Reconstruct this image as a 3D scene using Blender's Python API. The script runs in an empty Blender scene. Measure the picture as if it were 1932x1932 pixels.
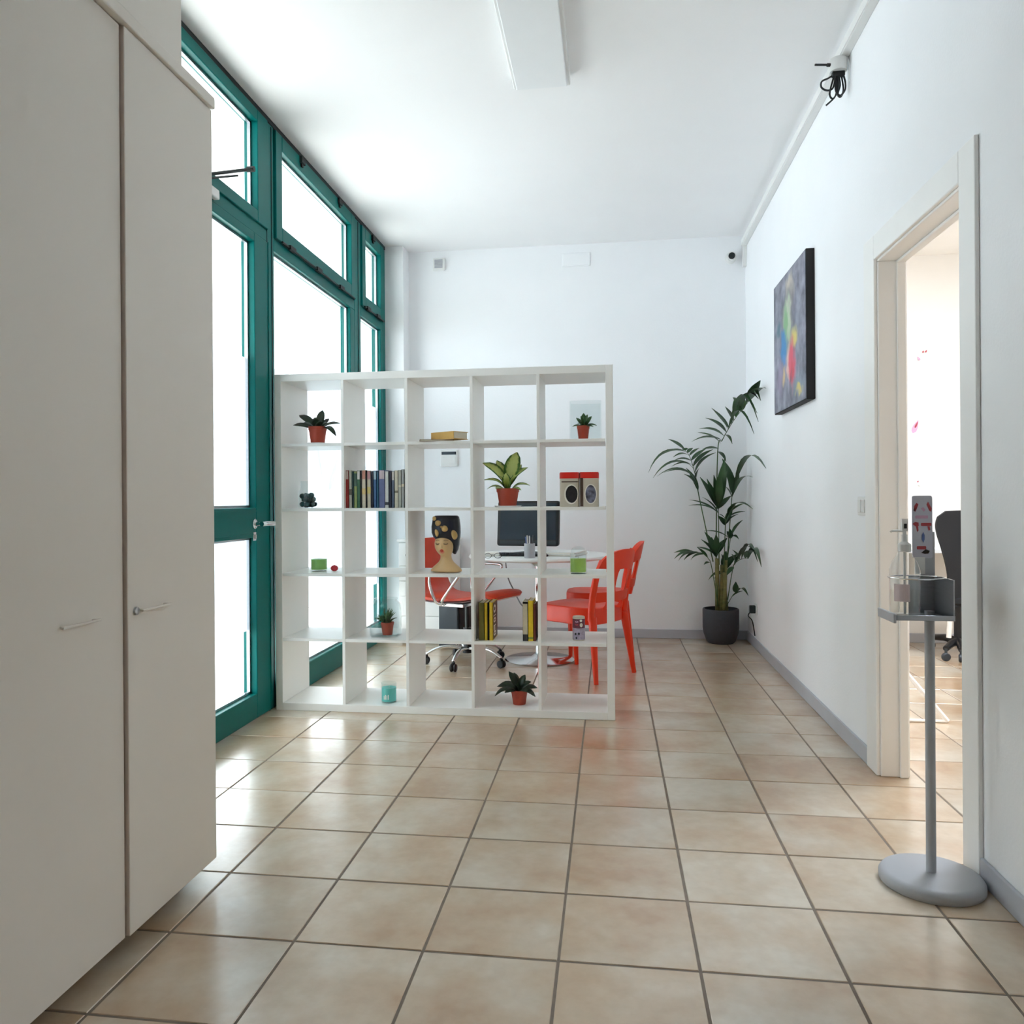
import bpy, bmesh, math, random
from mathutils import Vector, Matrix

random.seed(7)
R = math.radians
COL = bpy.context.scene.collection
SC = bpy.context.scene

# ------------------------------------------------------------------ camera
FPX, YAW, ROLL, SX, SY, CAMH = 1521.93, 0.1432, 0.0069, -34.21, -24.92, 1.1375
right0 = Vector((math.cos(YAW), math.sin(YAW), 0))
fwd = Vector((-math.sin(YAW), math.cos(YAW), 0))
up0 = Vector((0, 0, 1))
cr, sr = math.cos(ROLL), math.sin(ROLL)
c_right = right0 * cr - up0 * sr
c_up = right0 * sr + up0 * cr
cam_data = bpy.data.cameras.new('camera')
cam_data.sensor_width = 36.0
cam_data.sensor_fit = 'HORIZONTAL'
cam_data.lens = FPX / 1932 * 36.0
cam_data.shift_x = -SX / 1932
cam_data.shift_y = SY / 1932
cam_data.clip_start = 0.05
cam = bpy.data.objects.new('camera', cam_data)
COL.objects.link(cam)
M = Matrix.Identity(4)
for i in range(3):
    M[i][0] = c_right[i]; M[i][1] = c_up[i]; M[i][2] = -fwd[i]
M[2][3] = CAMH
cam.matrix_world = M
SC.camera = cam


def at(px, py, Y):
    """point of the photograph on the vertical plane y = Y (metres)"""
    x, y = px - 966 - SX, py - 966 - SY
    u = cr * x - sr * y; v = sr * x + cr * y
    d = right0 * (u / FPX) + fwd - up0 * (v / FPX)
    s = Y / d.y
    return Vector((0, 0, CAMH)) + d * s


# ------------------------------------------------------------------ light and exposure
world = bpy.data.worlds.new('overcast_sky')
SC.world = world
world.use_nodes = True
wn = world.node_tree.nodes; wl = world.node_tree.links
bg = wn['Background']
bg.inputs[0].default_value = (0.85, 0.93, 1.0, 1)
bg.inputs[1].default_value = 3.0
sun_data = bpy.data.lights.new('sun_offscreen', 'SUN'); sun_data.energy = 2.0; sun_data.angle = R(2); sun_data.color = (1.0, 0.985, 0.97)
sun = bpy.data.objects.new('sun_offscreen', sun_data); COL.objects.link(sun)
sun.rotation_euler = (0, R(-30), 0)   # high sun over the terrace, 60 degrees up, from the street side
SC.view_settings.view_transform = 'Standard'
SC.view_settings.look = 'None'
SC.view_settings.gamma = 1.0
SC.view_settings.use_curve_mapping = False
SC.view_settings.exposure = 1.6
SC.cycles.max_bounces = 14
SC.cycles.diffuse_bounces = 10
SC.cycles.glossy_bounces = 4
SC.cycles.transparent_max_bounces = 24
SC.cycles.caustics_reflective = False
SC.cycles.caustics_refractive = False
OFFICE_LAMP = 15.0

# ------------------------------------------------------------------ materials
def lin(c):
    o = []
    for v in c:
        v = v / 255.0
        o.append(v / 12.92 if v <= 0.04045 else ((v + 0.055) / 1.055) ** 2.4)
    return (*o, 1.0)


def mat(name, col, rough=0.5, metal=0.0, var=0.05, scale=6.0, bump=0.0, bscale=60.0, coat=0.0, spec=0.5, stretch=(1, 1, 1)):
    m = bpy.data.materials.new(name); m.use_nodes = True
    n = m.node_tree.nodes; l = m.node_tree.links
    b = n['Principled BSDF']
    b.inputs['Roughness'].default_value = rough
    b.inputs['Metallic'].default_value = metal
    b.inputs['Specular IOR Level'].default_value = spec
    b.inputs['Coat Weight'].default_value = coat
    tc = n.new('ShaderNodeTexCoord')
    mp = n.new('ShaderNodeMapping'); mp.inputs['Scale'].default_value = stretch
    l.new(tc.outputs['Object'], mp.inputs['Vector'])
    nz = n.new('ShaderNodeTexNoise'); nz.inputs['Scale'].default_value = scale; nz.inputs['Detail'].default_value = 4
    l.new(mp.outputs[0], nz.inputs['Vector'])
    cr_ = n.new('ShaderNodeValToRGB')
    c = lin(col)
    cr_.color_ramp.elements[0].position = 0.3; cr_.color_ramp.elements[1].position = 0.7
    cr_.color_ramp.elements[0].color = tuple(max(0, v * (1 - var)) for v in c[:3]) + (1,)
    cr_.color_ramp.elements[1].color = tuple(min(1, v * (1 + var)) for v in c[:3]) + (1,)
    l.new(nz.outputs['Fac'], cr_.inputs[0]); l.new(cr_.outputs[0], b.inputs['Base Color'])
    if bump:
        n2 = n.new('ShaderNodeTexNoise'); n2.inputs['Scale'].default_value = bscale; n2.inputs['Detail'].default_value = 3
        l.new(mp.outputs[0], n2.inputs['Vector'])
        bp = n.new('ShaderNodeBump'); bp.inputs['Strength'].default_value = bump; bp.inputs['Distance'].default_value = 0.01
        l.new(n2.outputs['Fac'], bp.inputs['Height']); l.new(bp.outputs[0], b.inputs['Normal'])
    return m


def mat_glass(name, tint=(0.96, 0.985, 0.98), strength=1.0, rough=0.0):
    m = bpy.data.materials.new(name); m.use_nodes = True
    n = m.node_tree.nodes; l = m.node_tree.links
    n.remove(n['Principled BSDF'])
    out = n['Material Output']
    tr = n.new('ShaderNodeBsdfTransparent'); tr.inputs[0].default_value = (*tint, 1)
    gl = n.new('ShaderNodeBsdfGlossy'); gl.inputs['Roughness'].default_value = rough; gl.inputs[0].default_value = (1, 1, 1, 1)
    lw = n.new('ShaderNodeLayerWeight'); lw.inputs['Blend'].default_value = 0.5
    pw = n.new('ShaderNodeMath'); pw.operation = 'POWER'; pw.inputs[1].default_value = 5.0; l.new(lw.outputs['Facing'], pw.inputs[0])
    sm = n.new('ShaderNodeMath'); sm.operation = 'MULTIPLY_ADD'; sm.inputs[1].default_value = 0.90; sm.inputs[2].default_value = 0.035; l.new(pw.outputs[0], sm.inputs[0])
    ml = n.new('ShaderNodeMath'); ml.operation = 'MULTIPLY'; ml.inputs[1].default_value = strength; ml.use_clamp = True
    mx = n.new('ShaderNodeMixShader')
    l.new(sm.outputs[0], ml.inputs[0]); l.new(ml.outputs[0], mx.inputs[0])
    l.new(tr.outputs[0], mx.inputs[1]); l.new(gl.outputs[0], mx.inputs[2]); l.new(mx.outputs[0], out.inputs[0])
    return m


def mat_film(name):
    m = bpy.data.materials.new(name); m.use_nodes = True
    n = m.node_tree.nodes; l = m.node_tree.links
    n.remove(n['Principled BSDF'])
    out = n['Material Output']
    tl = n.new('ShaderNodeBsdfTranslucent'); tl.inputs[0].default_value = (0.68, 0.71, 0.735, 1)
    df = n.new('ShaderNodeBsdfDiffuse'); df.inputs[0].default_value = (0.90, 0.93, 0.95, 1)
    tr = n.new('ShaderNodeBsdfTransparent'); tr.inputs[0].default_value = (0.95, 0.97, 0.98, 1)
    m1 = n.new('ShaderNodeMixShader'); m1.inputs[0].default_value = 0.22
    m2 = n.new('ShaderNodeMixShader')
    nz = n.new('ShaderNodeTexNoise'); nz.inputs['Scale'].default_value = 3.0
    mr = n.new('ShaderNodeMapRange'); mr.inputs['To Min'].default_value = 0.10; mr.inputs['To Max'].default_value = 0.16
    l.new(nz.outputs['Fac'], mr.inputs[0]); l.new(mr.outputs[0], m2.inputs[0])
    l.new(tl.outputs[0], m1.inputs[1]); l.new(df.outputs[0], m1.inputs[2])
    l.new(m1.outputs[0], m2.inputs[1]); l.new(tr.outputs[0], m2.inputs[2]); l.new(m2.outputs[0], out.inputs[0])
    return m


def mat_emit(name, col, s):
    m = bpy.data.materials.new(name); m.use_nodes = True
    n = m.node_tree.nodes; l = m.node_tree.links
    n.remove(n['Principled BSDF'])
    e = n.new('ShaderNodeEmission'); e.inputs[0].default_value = lin(col); e.inputs[1].default_value = s
    l.new(e.outputs[0], n['Material Output'].inputs[0])
    return m


def mat_tile(name):
    m = bpy.data.materials.new(name); m.use_nodes = True
    n = m.node_tree.nodes; l = m.node_tree.links
    b = n['Principled BSDF']
    tc = n.new('ShaderNodeTexCoord'); oi = n.new('ShaderNodeObjectInfo')
    ad = n.new('ShaderNodeVectorMath'); ad.operation = 'ADD'
    sc = n.new('ShaderNodeVectorMath'); sc.operation = 'SCALE'; sc.inputs['Scale'].default_value = 37.0
    cb = n.new('ShaderNodeCombineXYZ')
    for k in range(3): l.new(oi.outputs['Random'], cb.inputs[k])
    l.new(cb.outputs[0], sc.inputs[0]); l.new(tc.outputs['Object'], ad.inputs[0]); l.new(sc.outputs[0], ad.inputs[1])
    n1 = n.new('ShaderNodeTexNoise'); n1.inputs['Scale'].default_value = 3.4; n1.inputs['Detail'].default_value = 5; n1.inputs['Roughness'].default_value = 0.55
    n2 = n.new('ShaderNodeTexNoise'); n2.inputs['Scale'].default_value = 26; n2.inputs['Detail'].default_value = 4
    l.new(ad.outputs[0], n1.inputs['Vector']); l.new(ad.outputs[0], n2.inputs['Vector'])
    r1 = n.new('ShaderNodeValToRGB')
    e = r1.color_ramp.elements
    e[0].position = 0.34; e[0].color = lin((184, 150, 114))
    e[1].position = 0.66; e[1].color = lin((211, 198, 178))
    e2 = e.new(0.5); e2.color = lin((198, 175, 146))
    l.new(n1.outputs['Fac'], r1.inputs[0])
    hs = n.new('ShaderNodeHueSaturation')
    mr = n.new('ShaderNodeMapRange'); mr.inputs['To Min'].default_value = 0.93; mr.inputs['To Max'].default_value = 1.07
    l.new(oi.outputs['Random'], mr.inputs[0]); l.new(mr.outputs[0], hs.inputs['Value']); l.new(r1.outputs[0], hs.inputs['Color'])
    mx = n.new('ShaderNodeMix'); mx.data_type = 'RGBA'; mx.blend_type = 'MULTIPLY'
    r2 = n.new('ShaderNodeValToRGB'); r2.color_ramp.elements[0].color = (0.86, 0.84, 0.8, 1); r2.color_ramp.elements[1].color = (1, 1, 1, 1)
    r2.color_ramp.elements[0].position = 0.35; r2.color_ramp.elements[1].position = 0.6
    l.new(n2.outputs['Fac'], r2.inputs[0])
    mx.inputs['Factor'].default_value = 0.5
    l.new(hs.outputs[0], mx.inputs['A']); l.new(r2.outputs[0], mx.inputs['B']); l.new(mx.outputs['Result'], b.inputs['Base Color'])
    b.inputs['Roughness'].default_value = 0.30
    b.inputs['Specular IOR Level'].default_value = 1.0; b.inputs['Coat Weight'].default_value = 0.8; b.inputs['Coat Roughness'].default_value = 0.22; b.inputs['Coat IOR'].default_value = 1.7
    bp = n.new('ShaderNodeBump'); bp.inputs['Strength'].default_value = 0.03; bp.inputs['Distance'].default_value = 0.008
    l.new(n1.outputs['Fac'], bp.inputs['Height']); l.new(bp.outputs[0], b.inputs['Normal'])
    return m


def mat_leaf2(name, edge, centre, rough=0.4):
    """leaf pigment: centre colour along the midrib, other colour along the margin (uv u runs across the leaf)"""
    m = bpy.data.materials.new(name); m.use_nodes = True
    n = m.node_tree.nodes; l = m.node_tree.links
    b = n['Principled BSDF']; b.inputs['Roughness'].default_value = rough
    uv = n.new('ShaderNodeUVMap'); sp = n.new('ShaderNodeSeparateXYZ'); l.new(uv.outputs[0], sp.inputs[0])
    a = n.new('ShaderNodeMath'); a.operation = 'SUBTRACT'; a.inputs[1].default_value = 0.5; l.new(sp.outputs[0], a.inputs[0])
    ab = n.new('ShaderNodeMath'); ab.operation = 'ABSOLUTE'; l.new(a.outputs[0], ab.inputs[0])
    nz = n.new('ShaderNodeTexNoise'); nz.inputs['Scale'].default_value = 60
    tc = n.new('ShaderNodeTexCoord'); l.new(tc.outputs['Object'], nz.inputs['Vector'])
    ma = n.new('ShaderNodeMath'); ma.operation = 'MULTIPLY_ADD'; ma.inputs[1].default_value = 0.25; l.new(nz.outputs['Fac'], ma.inputs[0]); l.new(ab.outputs[0], ma.inputs[2])
    r = n.new('ShaderNodeValToRGB'); r.color_ramp.elements[0].position = 0.40; r.color_ramp.elements[1].position = 0.52
    r.color_ramp.elements[0].color = lin(centre); r.color_ramp.elements[1].color = lin(edge)
    l.new(ma.outputs[0], r.inputs[0]); l.new(r.outputs[0], b.inputs['Base Color'])
    return m


def mat_painting(name):
    """abstract canvas: pigment patches by object coordinates (y along the wall, z up)"""
    m = bpy.data.materials.new(name); m.use_nodes = True
    n = m.node_tree.nodes; l = m.node_tree.links
    b = n['Principled BSDF']; b.inputs['Roughness'].default_value = 0.45
    tc = n.new('ShaderNodeTexCoord')
    nz = n.new('ShaderNodeTexNoise'); nz.inputs['Scale'].default_value = 9; nz.inputs['Detail'].default_value = 6
    l.new(tc.outputs['Object'], nz.inputs['Vector'])
    sub = n.new('ShaderNodeVectorMath'); sub.operation = 'SUBTRACT'; sub.inputs[1].default_value = (0.5, 0.5, 0.5); l.new(nz.outputs['Color'], sub.inputs[0])
    scl = n.new('ShaderNodeVectorMath'); scl.operation = 'SCALE'; scl.inputs['Scale'].default_value = 0.17; l.new(sub.outputs[0], scl.inputs[0])
    add = n.new('ShaderNodeVectorMath'); add.operation = 'ADD'; l.new(tc.outputs['Object'], add.inputs[0]); l.new(scl.outputs[0], add.inputs[1])
    base = n.new('ShaderNodeValToRGB')
    base.color_ramp.elements[0].position = 0.3; base.color_ramp.elements[0].color = lin((56, 62, 76))
    base.color_ramp.elements[1].position = 0.75; base.color_ramp.elements[1].color = lin((164, 162, 180))
    l.new(nz.outputs['Fac'], base.inputs[0])
    cur = base.outputs[0]
    # (centre y, centre z, half y, half z, colour, softness, weight)   y: 0..0.83 from the door side, z: 0..0.80
    P = [(0.42, 0.40, 0.34, 0.36, (120, 128, 150), 1.0, 0.6),
         (0.40, 0.72, 0.10, 0.06, (196, 186, 170), 0.7, 0.9),
         (0.33, 0.66, 0.06, 0.10, (170, 160, 150), 0.8, 0.8),
         (0.44, 0.55, 0.15, 0.14, (74, 62, 72), 0.4, 0.8),
         (0.45, 0.53, 0.11, 0.13, (190, 196, 176), 0.4, 0.9),
         (0.50, 0.49, 0.06, 0.16, (108, 164, 108), 0.6, 0.9),
         (0.40, 0.46, 0.03, 0.18, (160, 190, 150), 0.6, 0.8),
         (0.70, 0.50, 0.07, 0.04, (20, 98, 112), 0.7, 0.8),
         (0.56, 0.38, 0.09, 0.09, (22, 120, 178), 0.4, 1.0),
         (0.52, 0.29, 0.05, 0.05, (70, 130, 190), 0.6, 0.9),
         (0.28, 0.38, 0.09, 0.07, (214, 196, 96), 0.7, 0.9),
         (0.42, 0.26, 0.05, 0.10, (226, 190, 176), 0.6, 0.9),
         (0.34, 0.24, 0.09, 0.14, (205, 66, 92), 0.45, 1.0),
         (0.33, 0.18, 0.05, 0.06, (190, 40, 64), 0.5, 0.9),
         (0.54, 0.20, 0.05, 0.05, (206, 176, 120), 0.7, 0.8),
         (0.36, 0.10, 0.03, 0.10, (70, 66, 84), 0.6, 0.8),
         (0.20, 0.10, 0.20, 0.06, (110, 132, 146), 0.9, 0.7),
         (0.18, 0.075, 0.08, 0.025, (206, 186, 90), 0.6, 0.9),
         (0.66, 0.20, 0.10, 0.12, (150, 132, 164), 1.0, 0.7)]
    for (cy, cz, hy, hz, col, soft, wgt) in P:
        mp = n.new('ShaderNodeMapping'); mp.vector_type = 'POINT'
        mp.inputs['Scale'].default_value = (0, 1 / hy, 1 / hz)
        mp.inputs['Location'].default_value = (0, -cy / hy, -cz / hz)
        l.new(add.outputs[0], mp.inputs['Vector'])
        ln = n.new('ShaderNodeVectorMath'); ln.operation = 'LENGTH'; l.new(mp.outputs[0], ln.inputs[0])
        mr = n.new('ShaderNodeMapRange'); mr.interpolation_type = 'SMOOTHSTEP'
        mr.inputs['From Min'].default_value = 1.35; mr.inputs['From Max'].default_value = 1.0 - soft
        mr.inputs['To Min'].default_value = 0; mr.inputs['To Max'].default_value = wgt
        l.new(ln.outputs['Value'], mr.inputs['Value'])
        mx = n.new('ShaderNodeMix'); mx.data_type = 'RGBA'
        l.new(mr.outputs[0], mx.inputs['Factor']); l.new(cur, mx.inputs['A']); mx.inputs['B'].default_value = lin(col)
        cur = mx.outputs['Result']
    l.new(cur, b.inputs['Base Color'])
    return m


W_ = {}
W_['wall'] = mat('white_plaster', (240, 241, 243), 0.85, var=0.012, scale=2.5, bump=0.06, bscale=90)
W_['ceil'] = mat('ceiling_paint', (243, 243, 244), 0.9, var=0.01, scale=2, bump=0.05, bscale=80)
W_['trim'] = mat('door_white_enamel', (241, 240, 238), 0.45, var=0.012)
W_['office'] = mat('warm_office_paint', (236, 232, 225), 0.85, var=0.012, bump=0.05, bscale=90)
W_['skirt'] = mat('grey_skirting', (184, 186, 193), 0.4, var=0.03)
W_['grout'] = mat('cement_grout', (128, 116, 104), 0.9, var=0.1, scale=30)
W_['tile'] = mat_tile('beige_stoneware')
W_['green'] = mat('green_lacquer', (0, 102, 98), 0.36, var=0.06, scale=2, spec=0.13)
W_['gasket'] = mat('black_rubber_gasket', (18, 24, 24), 0.6)
W_['pane'] = mat_glass('window_glass', (0.97, 0.985, 0.98), 0.8)
W_['film'] = mat_film('frosted_film')
W_['white_pl'] = mat('white_plastic', (228, 228, 226), 0.4, var=0.012)
W_['cab'] = mat('cream_white_laminate', (226, 221, 213), 0.42, var=0.012, scale=1.5)
W_['edge'] = mat('beige_edge_band', (212, 198, 188), 0.5, var=0.02)
W_['cab_in'] = mat('cream_carcass', (190, 180, 166), 0.6, var=0.02)
W_['shelf'] = mat('white_foil_board', (239, 238, 235), 0.38, var=0.012, scale=3)
W_['black_pl'] = mat('black_plastic', (22, 23, 26), 0.45, var=0.08)
W_['dark_pl'] = mat('charcoal_plastic', (44, 50, 56), 0.4, var=0.06)
W_['screen'] = mat('switched_off_screen', (38, 50, 60), 0.25, var=0.08, scale=3)
W_['grey_pl'] = mat('grey_plastic', (150, 154, 158), 0.45, var=0.04)
W_['chrome'] = mat('polished_chrome', (225, 226, 228), 0.12, metal=1.0, var=0.02)
W_['steel'] = mat('brushed_steel', (176, 178, 182), 0.32, metal=0.9, var=0.05, scale=20, stretch=(1, 1, 8))
W_['greymetal'] = mat('grey_powder_coat', (176, 178, 183), 0.42, var=0.03)
W_['red_pl'] = mat('red_polypropylene', (234, 54, 10), 0.38, var=0.04)
W_['leather'] = mat('orange_red_leather', (206, 62, 30), 0.45, var=0.08, scale=12, bump=0.06, bscale=180)
W_['terracotta'] = mat('terracotta_plastic', (168, 62, 40), 0.55, var=0.10, scale=14)
W_['soil'] = mat('potting_soil', (48, 36, 28), 0.95, var=0.4, scale=60, bump=0.5, bscale=90)
W_['leaf_dark'] = mat('dark_green_leaf', (34, 52, 34), 0.38, var=0.25, scale=20)
W_['leaf_mid'] = mat('mid_green_leaf', (58, 96, 52), 0.42, var=0.25, scale=20)
W_['leaf_var'] = mat_leaf2('variegated_leaf', (62, 108, 40), (190, 204, 120))
W_['palm'] = mat('palm_leaf', (38, 72, 34), 0.4, var=0.3, scale=9)
W_['palm_stem'] = mat('palm_cane', (120, 116, 66), 0.55, var=0.3, scale=14, stretch=(1, 1, 3))
W_['palm_petiole'] = mat('palm_petiole', (64, 92, 46), 0.5, var=0.2, scale=14)
W_['pot_char'] = mat('charcoal_stoneware', (56, 57, 63), 0.7, var=0.08, scale=30, bump=0.08)
W_['jar'] = mat_glass('jar_glass', (0.94, 0.96, 0.96), 0.55)
W_['clearpl'] = mat_glass('clear_plastic', (0.93, 0.94, 0.945), 1.3, 0.05)
W_['wax_g'] = mat('green_wax', (150, 204, 104), 0.5, var=0.10, scale=25)
W_['wax_y'] = mat('yellow_green_wax', (178, 214, 96), 0.5, var=0.14, scale=22)
W_['wax_t'] = mat('turquoise_wax', (96, 200, 192), 0.5, var=0.06, scale=20)
W_['pebble'] = mat('dark_green_pebble', (32, 66, 64), 0.45, var=0.3, scale=30)
W_['strawb'] = mat('red_berry', (196, 40, 54), 0.4, var=0.15, scale=60)
W_['skin'] = mat('biscuit_glaze', (214, 178, 128), 0.35, var=0.04)
W_['hair'] = mat('navy_black_glaze', (20, 22, 36), 0.25, var=0.2, scale=18)
W_['gold'] = mat('gold_leaf_paint', (200, 164, 104), 0.35, metal=0.25, var=0.1, scale=40)
W_['lip'] = mat('lip_red_glaze', (196, 62, 44), 0.35)
W_['lip_pale'] = mat('lip_pink_glaze', (222, 140, 110), 0.35)
W_['paper'] = mat('book_paper', (222, 216, 200), 0.85, var=0.05, scale=90, stretch=(6, 1, 1))
W_['kraft'] = mat('kraft_card', (206, 164, 92), 0.75, var=0.07, scale=20)
W_['brown'] = mat('brown_card', (128, 92, 56), 0.75, var=0.1, scale=20)
W_['tin'] = mat('tin_cream_enamel', (204, 196, 180), 0.35, var=0.04)
W_['redlid'] = mat('red_lid_enamel', (214, 40, 30), 0.3)
W_['print_dark'] = mat('dark_print', (30, 26, 30), 0.5, var=0.5, scale=60)
W_['print_grey'] = mat('grey_photo_print', (96, 98, 116), 0.5, var=0.8, scale=45)
W_['print_brown'] = mat('brown_print', (70, 52, 40), 0.5)
W_['print_white'] = mat('white_print', (236, 232, 222), 0.5)
W_['print_lilac'] = mat('lilac_print', (168, 158, 178), 0.5, var=0.2, scale=80)
W_['print_plum'] = mat('plum_print', (104, 46, 66), 0.5, var=0.3, scale=80)
W_['print_pink'] = mat('pink_print', (206, 160, 188), 0.5, var=0.06)
W_['print_red'] = mat('red_print', (176, 64, 72), 0.5, var=0.1)
W_['print_blue'] = mat('blue_print', (84, 104, 158), 0.5, var=0.1)
W_['sign'] = mat('leaflet_card', (196, 196, 208), 0.5, var=0.02)
W_['mesh_blk'] = mat('black_mesh_fabric', (20, 20, 22), 0.85, var=0.15, scale=200)
W_['canvas_edge'] = mat('black_canvas_edge', (26, 24, 26), 0.7, var=0.1)
W_['painting'] = mat_painting('abstract_canvas')
W_['paving'] = mat('pale_paving', (214, 212, 206), 0.8, var=0.05, scale=3)
W_['stucco'] = mat('white_stucco', (236, 234, 234), 0.9, var=0.01, bump=0.05)
W_['stucco_cream'] = mat('cream_stucco', (226, 214, 188), 0.9, var=0.02, bump=0.05)
W_['beam'] = mat('grey_beam_paint', (206, 203, 198), 0.9, var=0.02)
W_['diffuser'] = mat('opal_diffuser', (236, 238, 240), 0.5, var=0.01)
W_['lamp_on'] = mat_emit('warm_lamp_panel', (230, 241, 255), OFFICE_LAMP)
W_['decal'] = mat_film('etched_motif_film')
for nd in W_['decal'].node_tree.nodes:
    if nd.type == 'BSDF_TRANSLUCENT': nd.inputs[0].default_value = (0.56, 0.66, 0.68, 1)


# ------------------------------------------------------------------ mesh builder
class MB:
    def __init__(s): s.v = []; s.f = []; s.uv = {}

    def box(s, x0, x1, y0, y1, z0, z1):
        k = len(s.v)
        s.v += [(x0, y0, z0), (x1, y0, z0), (x1, y1, z0), (x0, y1, z0), (x0, y0, z1), (x1, y0, z1), (x1, y1, z1), (x0, y1, z1)]
        s.f += [tuple(k + i for i in q) for q in ((0, 3, 2, 1), (4, 5, 6, 7), (0, 1, 5, 4), (1, 2, 6, 5), (2, 3, 7, 6), (3, 0, 4, 7))]
        return s

    def rings(s, rs, cap0=True, cap1=True, closed=True):
        k = len(s.v); n = len(rs[0])
        for r in rs: s.v += [tuple(p) for p in r]
        for i in range(len(rs) - 1):
            for j in range(n if closed else n - 1):
                a = k + i * n + j; b = k + i * n + (j + 1) % n
                s.f.append((a, b, b + n, a + n))
        if cap0: s.f.append(tuple(k + j for j in reversed(range(n))))
        if cap1: s.f.append(tuple(k + (len(rs) - 1) * n + j for j in range(n)))
        return s

    def lathe(s, prof, n=24, cx=0, cy=0, cap0=True, cap1=True, sy=1.0, power=2.0):
        rs = []
        for (r, z) in prof:
            ring = []
            for j in range(n):
                a = 2 * math.pi * (j + 0.5) / n
                c_, s_ = math.cos(a), math.sin(a)
                if power != 2.0:
                    q = (abs(c_) ** power + abs(s_) ** power) ** (-1 / power); c_ *= q; s_ *= q
                ring.append((cx + r * c_, cy + sy * r * s_, z))
            rs.append(ring)
        return s.rings(rs, cap0, cap1)

    def loft(s, secs, n=24, power=2.0):
        """secs: (z, cx, cy, rx, ry)"""
        rs = []
        for (z, cx, cy, rx, ry) in secs:
            ring = []
            for j in range(n):
                a = 2 * math.pi * (j + 0.5) / n
                c_, s_ = math.cos(a), math.sin(a)
                if power != 2.0:
                    q = (abs(c_) ** power + abs(s_) ** power) ** (-1 / power); c_ *= q; s_ *= q
                ring.append((cx + rx * c_, cy + ry * s_, z))
            rs.append(ring)
        return s.rings(rs)

    def tube(s, pts, r, n=8, r1=None, flat=1.0):
        pts = [Vector(p) for p in pts]
        rs = []
        ref = None
        for i, p in enumerate(pts):
            t = (pts[min(i + 1, len(pts) - 1)] - pts[max(i - 1, 0)]).normalized()
            if ref is None:
                ref = Vector((0, 0, 1)) if abs(t.z) < 0.9 else Vector((1, 0, 0))
            a = t.cross(ref)
            if a.length < 1e-5: a = t.orthogonal()
            a.normalize(); b = t.cross(a).normalized(); ref = a.cross(t)
            rr = r if r1 is None else r + (r1 - r) * i / (len(pts) - 1)
            rs.append([p + a * (rr * math.cos(2 * math.pi * j / n)) + b * (rr * flat * math.sin(2 * math.pi * j / n)) for j in range(n)])
        return s.rings(rs)

    def prism(s, poly, fn, d0, d1):
        """poly: 2d outline, fn(u, v, d) -> xyz"""
        k = len(s.v); n = len(poly)
        s.v += [tuple(fn(u, v, d0)) for u, v in poly] + [tuple(fn(u, v, d1)) for u, v in poly]
        s.f.append(tuple(k + i for i in reversed(range(n)))); s.f.append(tuple(k + n + i for i in range(n)))
        for i in range(n):
            j = (i + 1) % n
            s.f.append((k + i, k + j, k + n + j, k + n + i))
        return s

    def leaf(s, p0, p1, w, bend=0.25, up=(0, 0, 1), fold=0.18, n=7, shape=0.8, taper=0.6):
        """a blade from p0 to p1 that arches along `up`"""
        p0 = Vector(p0); p1 = Vector(p1); up = Vector(up).normalized()
        d = p1 - p0; L = d.length
        side = d.cross(up)
        if side.length < 1e-5: side = d.orthogonal()
        side.normalize(); nor = side.cross(d).normalized()
        k = len(s.v)
        for i in range(n + 1):
            t = i / n
            c = p0 + d * t + nor * (bend * L * 4 * t * (1 - t) * 0.5)
            ww = w * 0.5 * (math.sin(math.pi * min(1, max(0.0, t ** taper))) ** shape)
            ww = max(ww, w * 0.04)
            s.v += [tuple(c - side * ww + nor * fold * ww), tuple(c), tuple(c + side * ww + nor * fold * ww)]
        for i in range(n):
            a = k + 3 * i
            for (q, us) in (((a, a + 1, a + 4, a + 3), (0, .5, .5, 0)), ((a + 1, a + 2, a + 5, a + 4), (.5, 1, 1, .5))):
                s.uv[len(s.f)] = us; s.f.append(q)
        return s

    def build(s, name, m, parent=None, smooth=False, bevel=0.0, seg=2, solid=0.0, label=None, off=None, sub=0):
        me = bpy.data.meshes.new(name)
        vv = s.v if off is None else [(a[0] - off[0], a[1] - off[1], a[2] - off[2]) for a in s.v]
        me.from_pydata(vv, [], s.f); me.update()
        if s.uv:
            ul = me.uv_layers.new(name='uv')
            for fi, us in s.uv.items():
                for q, li in enumerate(me.polygons[fi].loop_indices):
                    ul.data[li].uv = (us[q], 0.5)
        if not s.uv:
            b_ = bmesh.new(); b_.from_mesh(me)
            bmesh.ops.recalc_face_normals(b_, faces=b_.faces); b_.to_mesh(me); b_.free()
        if smooth:
            for p in me.polygons: p.use_smooth = True
            if smooth == 'angle':
                me.set_sharp_from_angle(angle=R(40))
        me.materials.append(W_[m] if isinstance(m, str) else m)
        o = bpy.data.objects.new(name, me); COL.objects.link(o)
        if parent is not None: o.parent = parent
        if bevel:
            md = o.modifiers.new('bevel', 'BEVEL'); md.width = bevel; md.segments = seg; md.limit_method = 'ANGLE'
        if solid:
            md = o.modifiers.new('solid', 'SOLIDIFY'); md.thickness = solid; md.offset = 0
        if sub:
            md = o.modifiers.new('sub', 'SUBSURF'); md.levels = sub; md.render_levels = sub
        if label: o['label'] = label
        return o


def tag(o, label, cat, group=None, kind=None):
    o['label'] = label; o['category'] = cat
    if group: o['group'] = group
    if kind: o['kind'] = kind
    return o


def thing(name, label, cat, loc=(0, 0, 0), rz=0.0, group=None, kind=None):
    o = bpy.data.objects.new(name, None); o.empty_display_size = 0.05
    COL.objects.link(o); o.location = loc; o.rotation_euler = (0, 0, rz)
    return tag(o, label, cat, group, kind)


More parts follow.
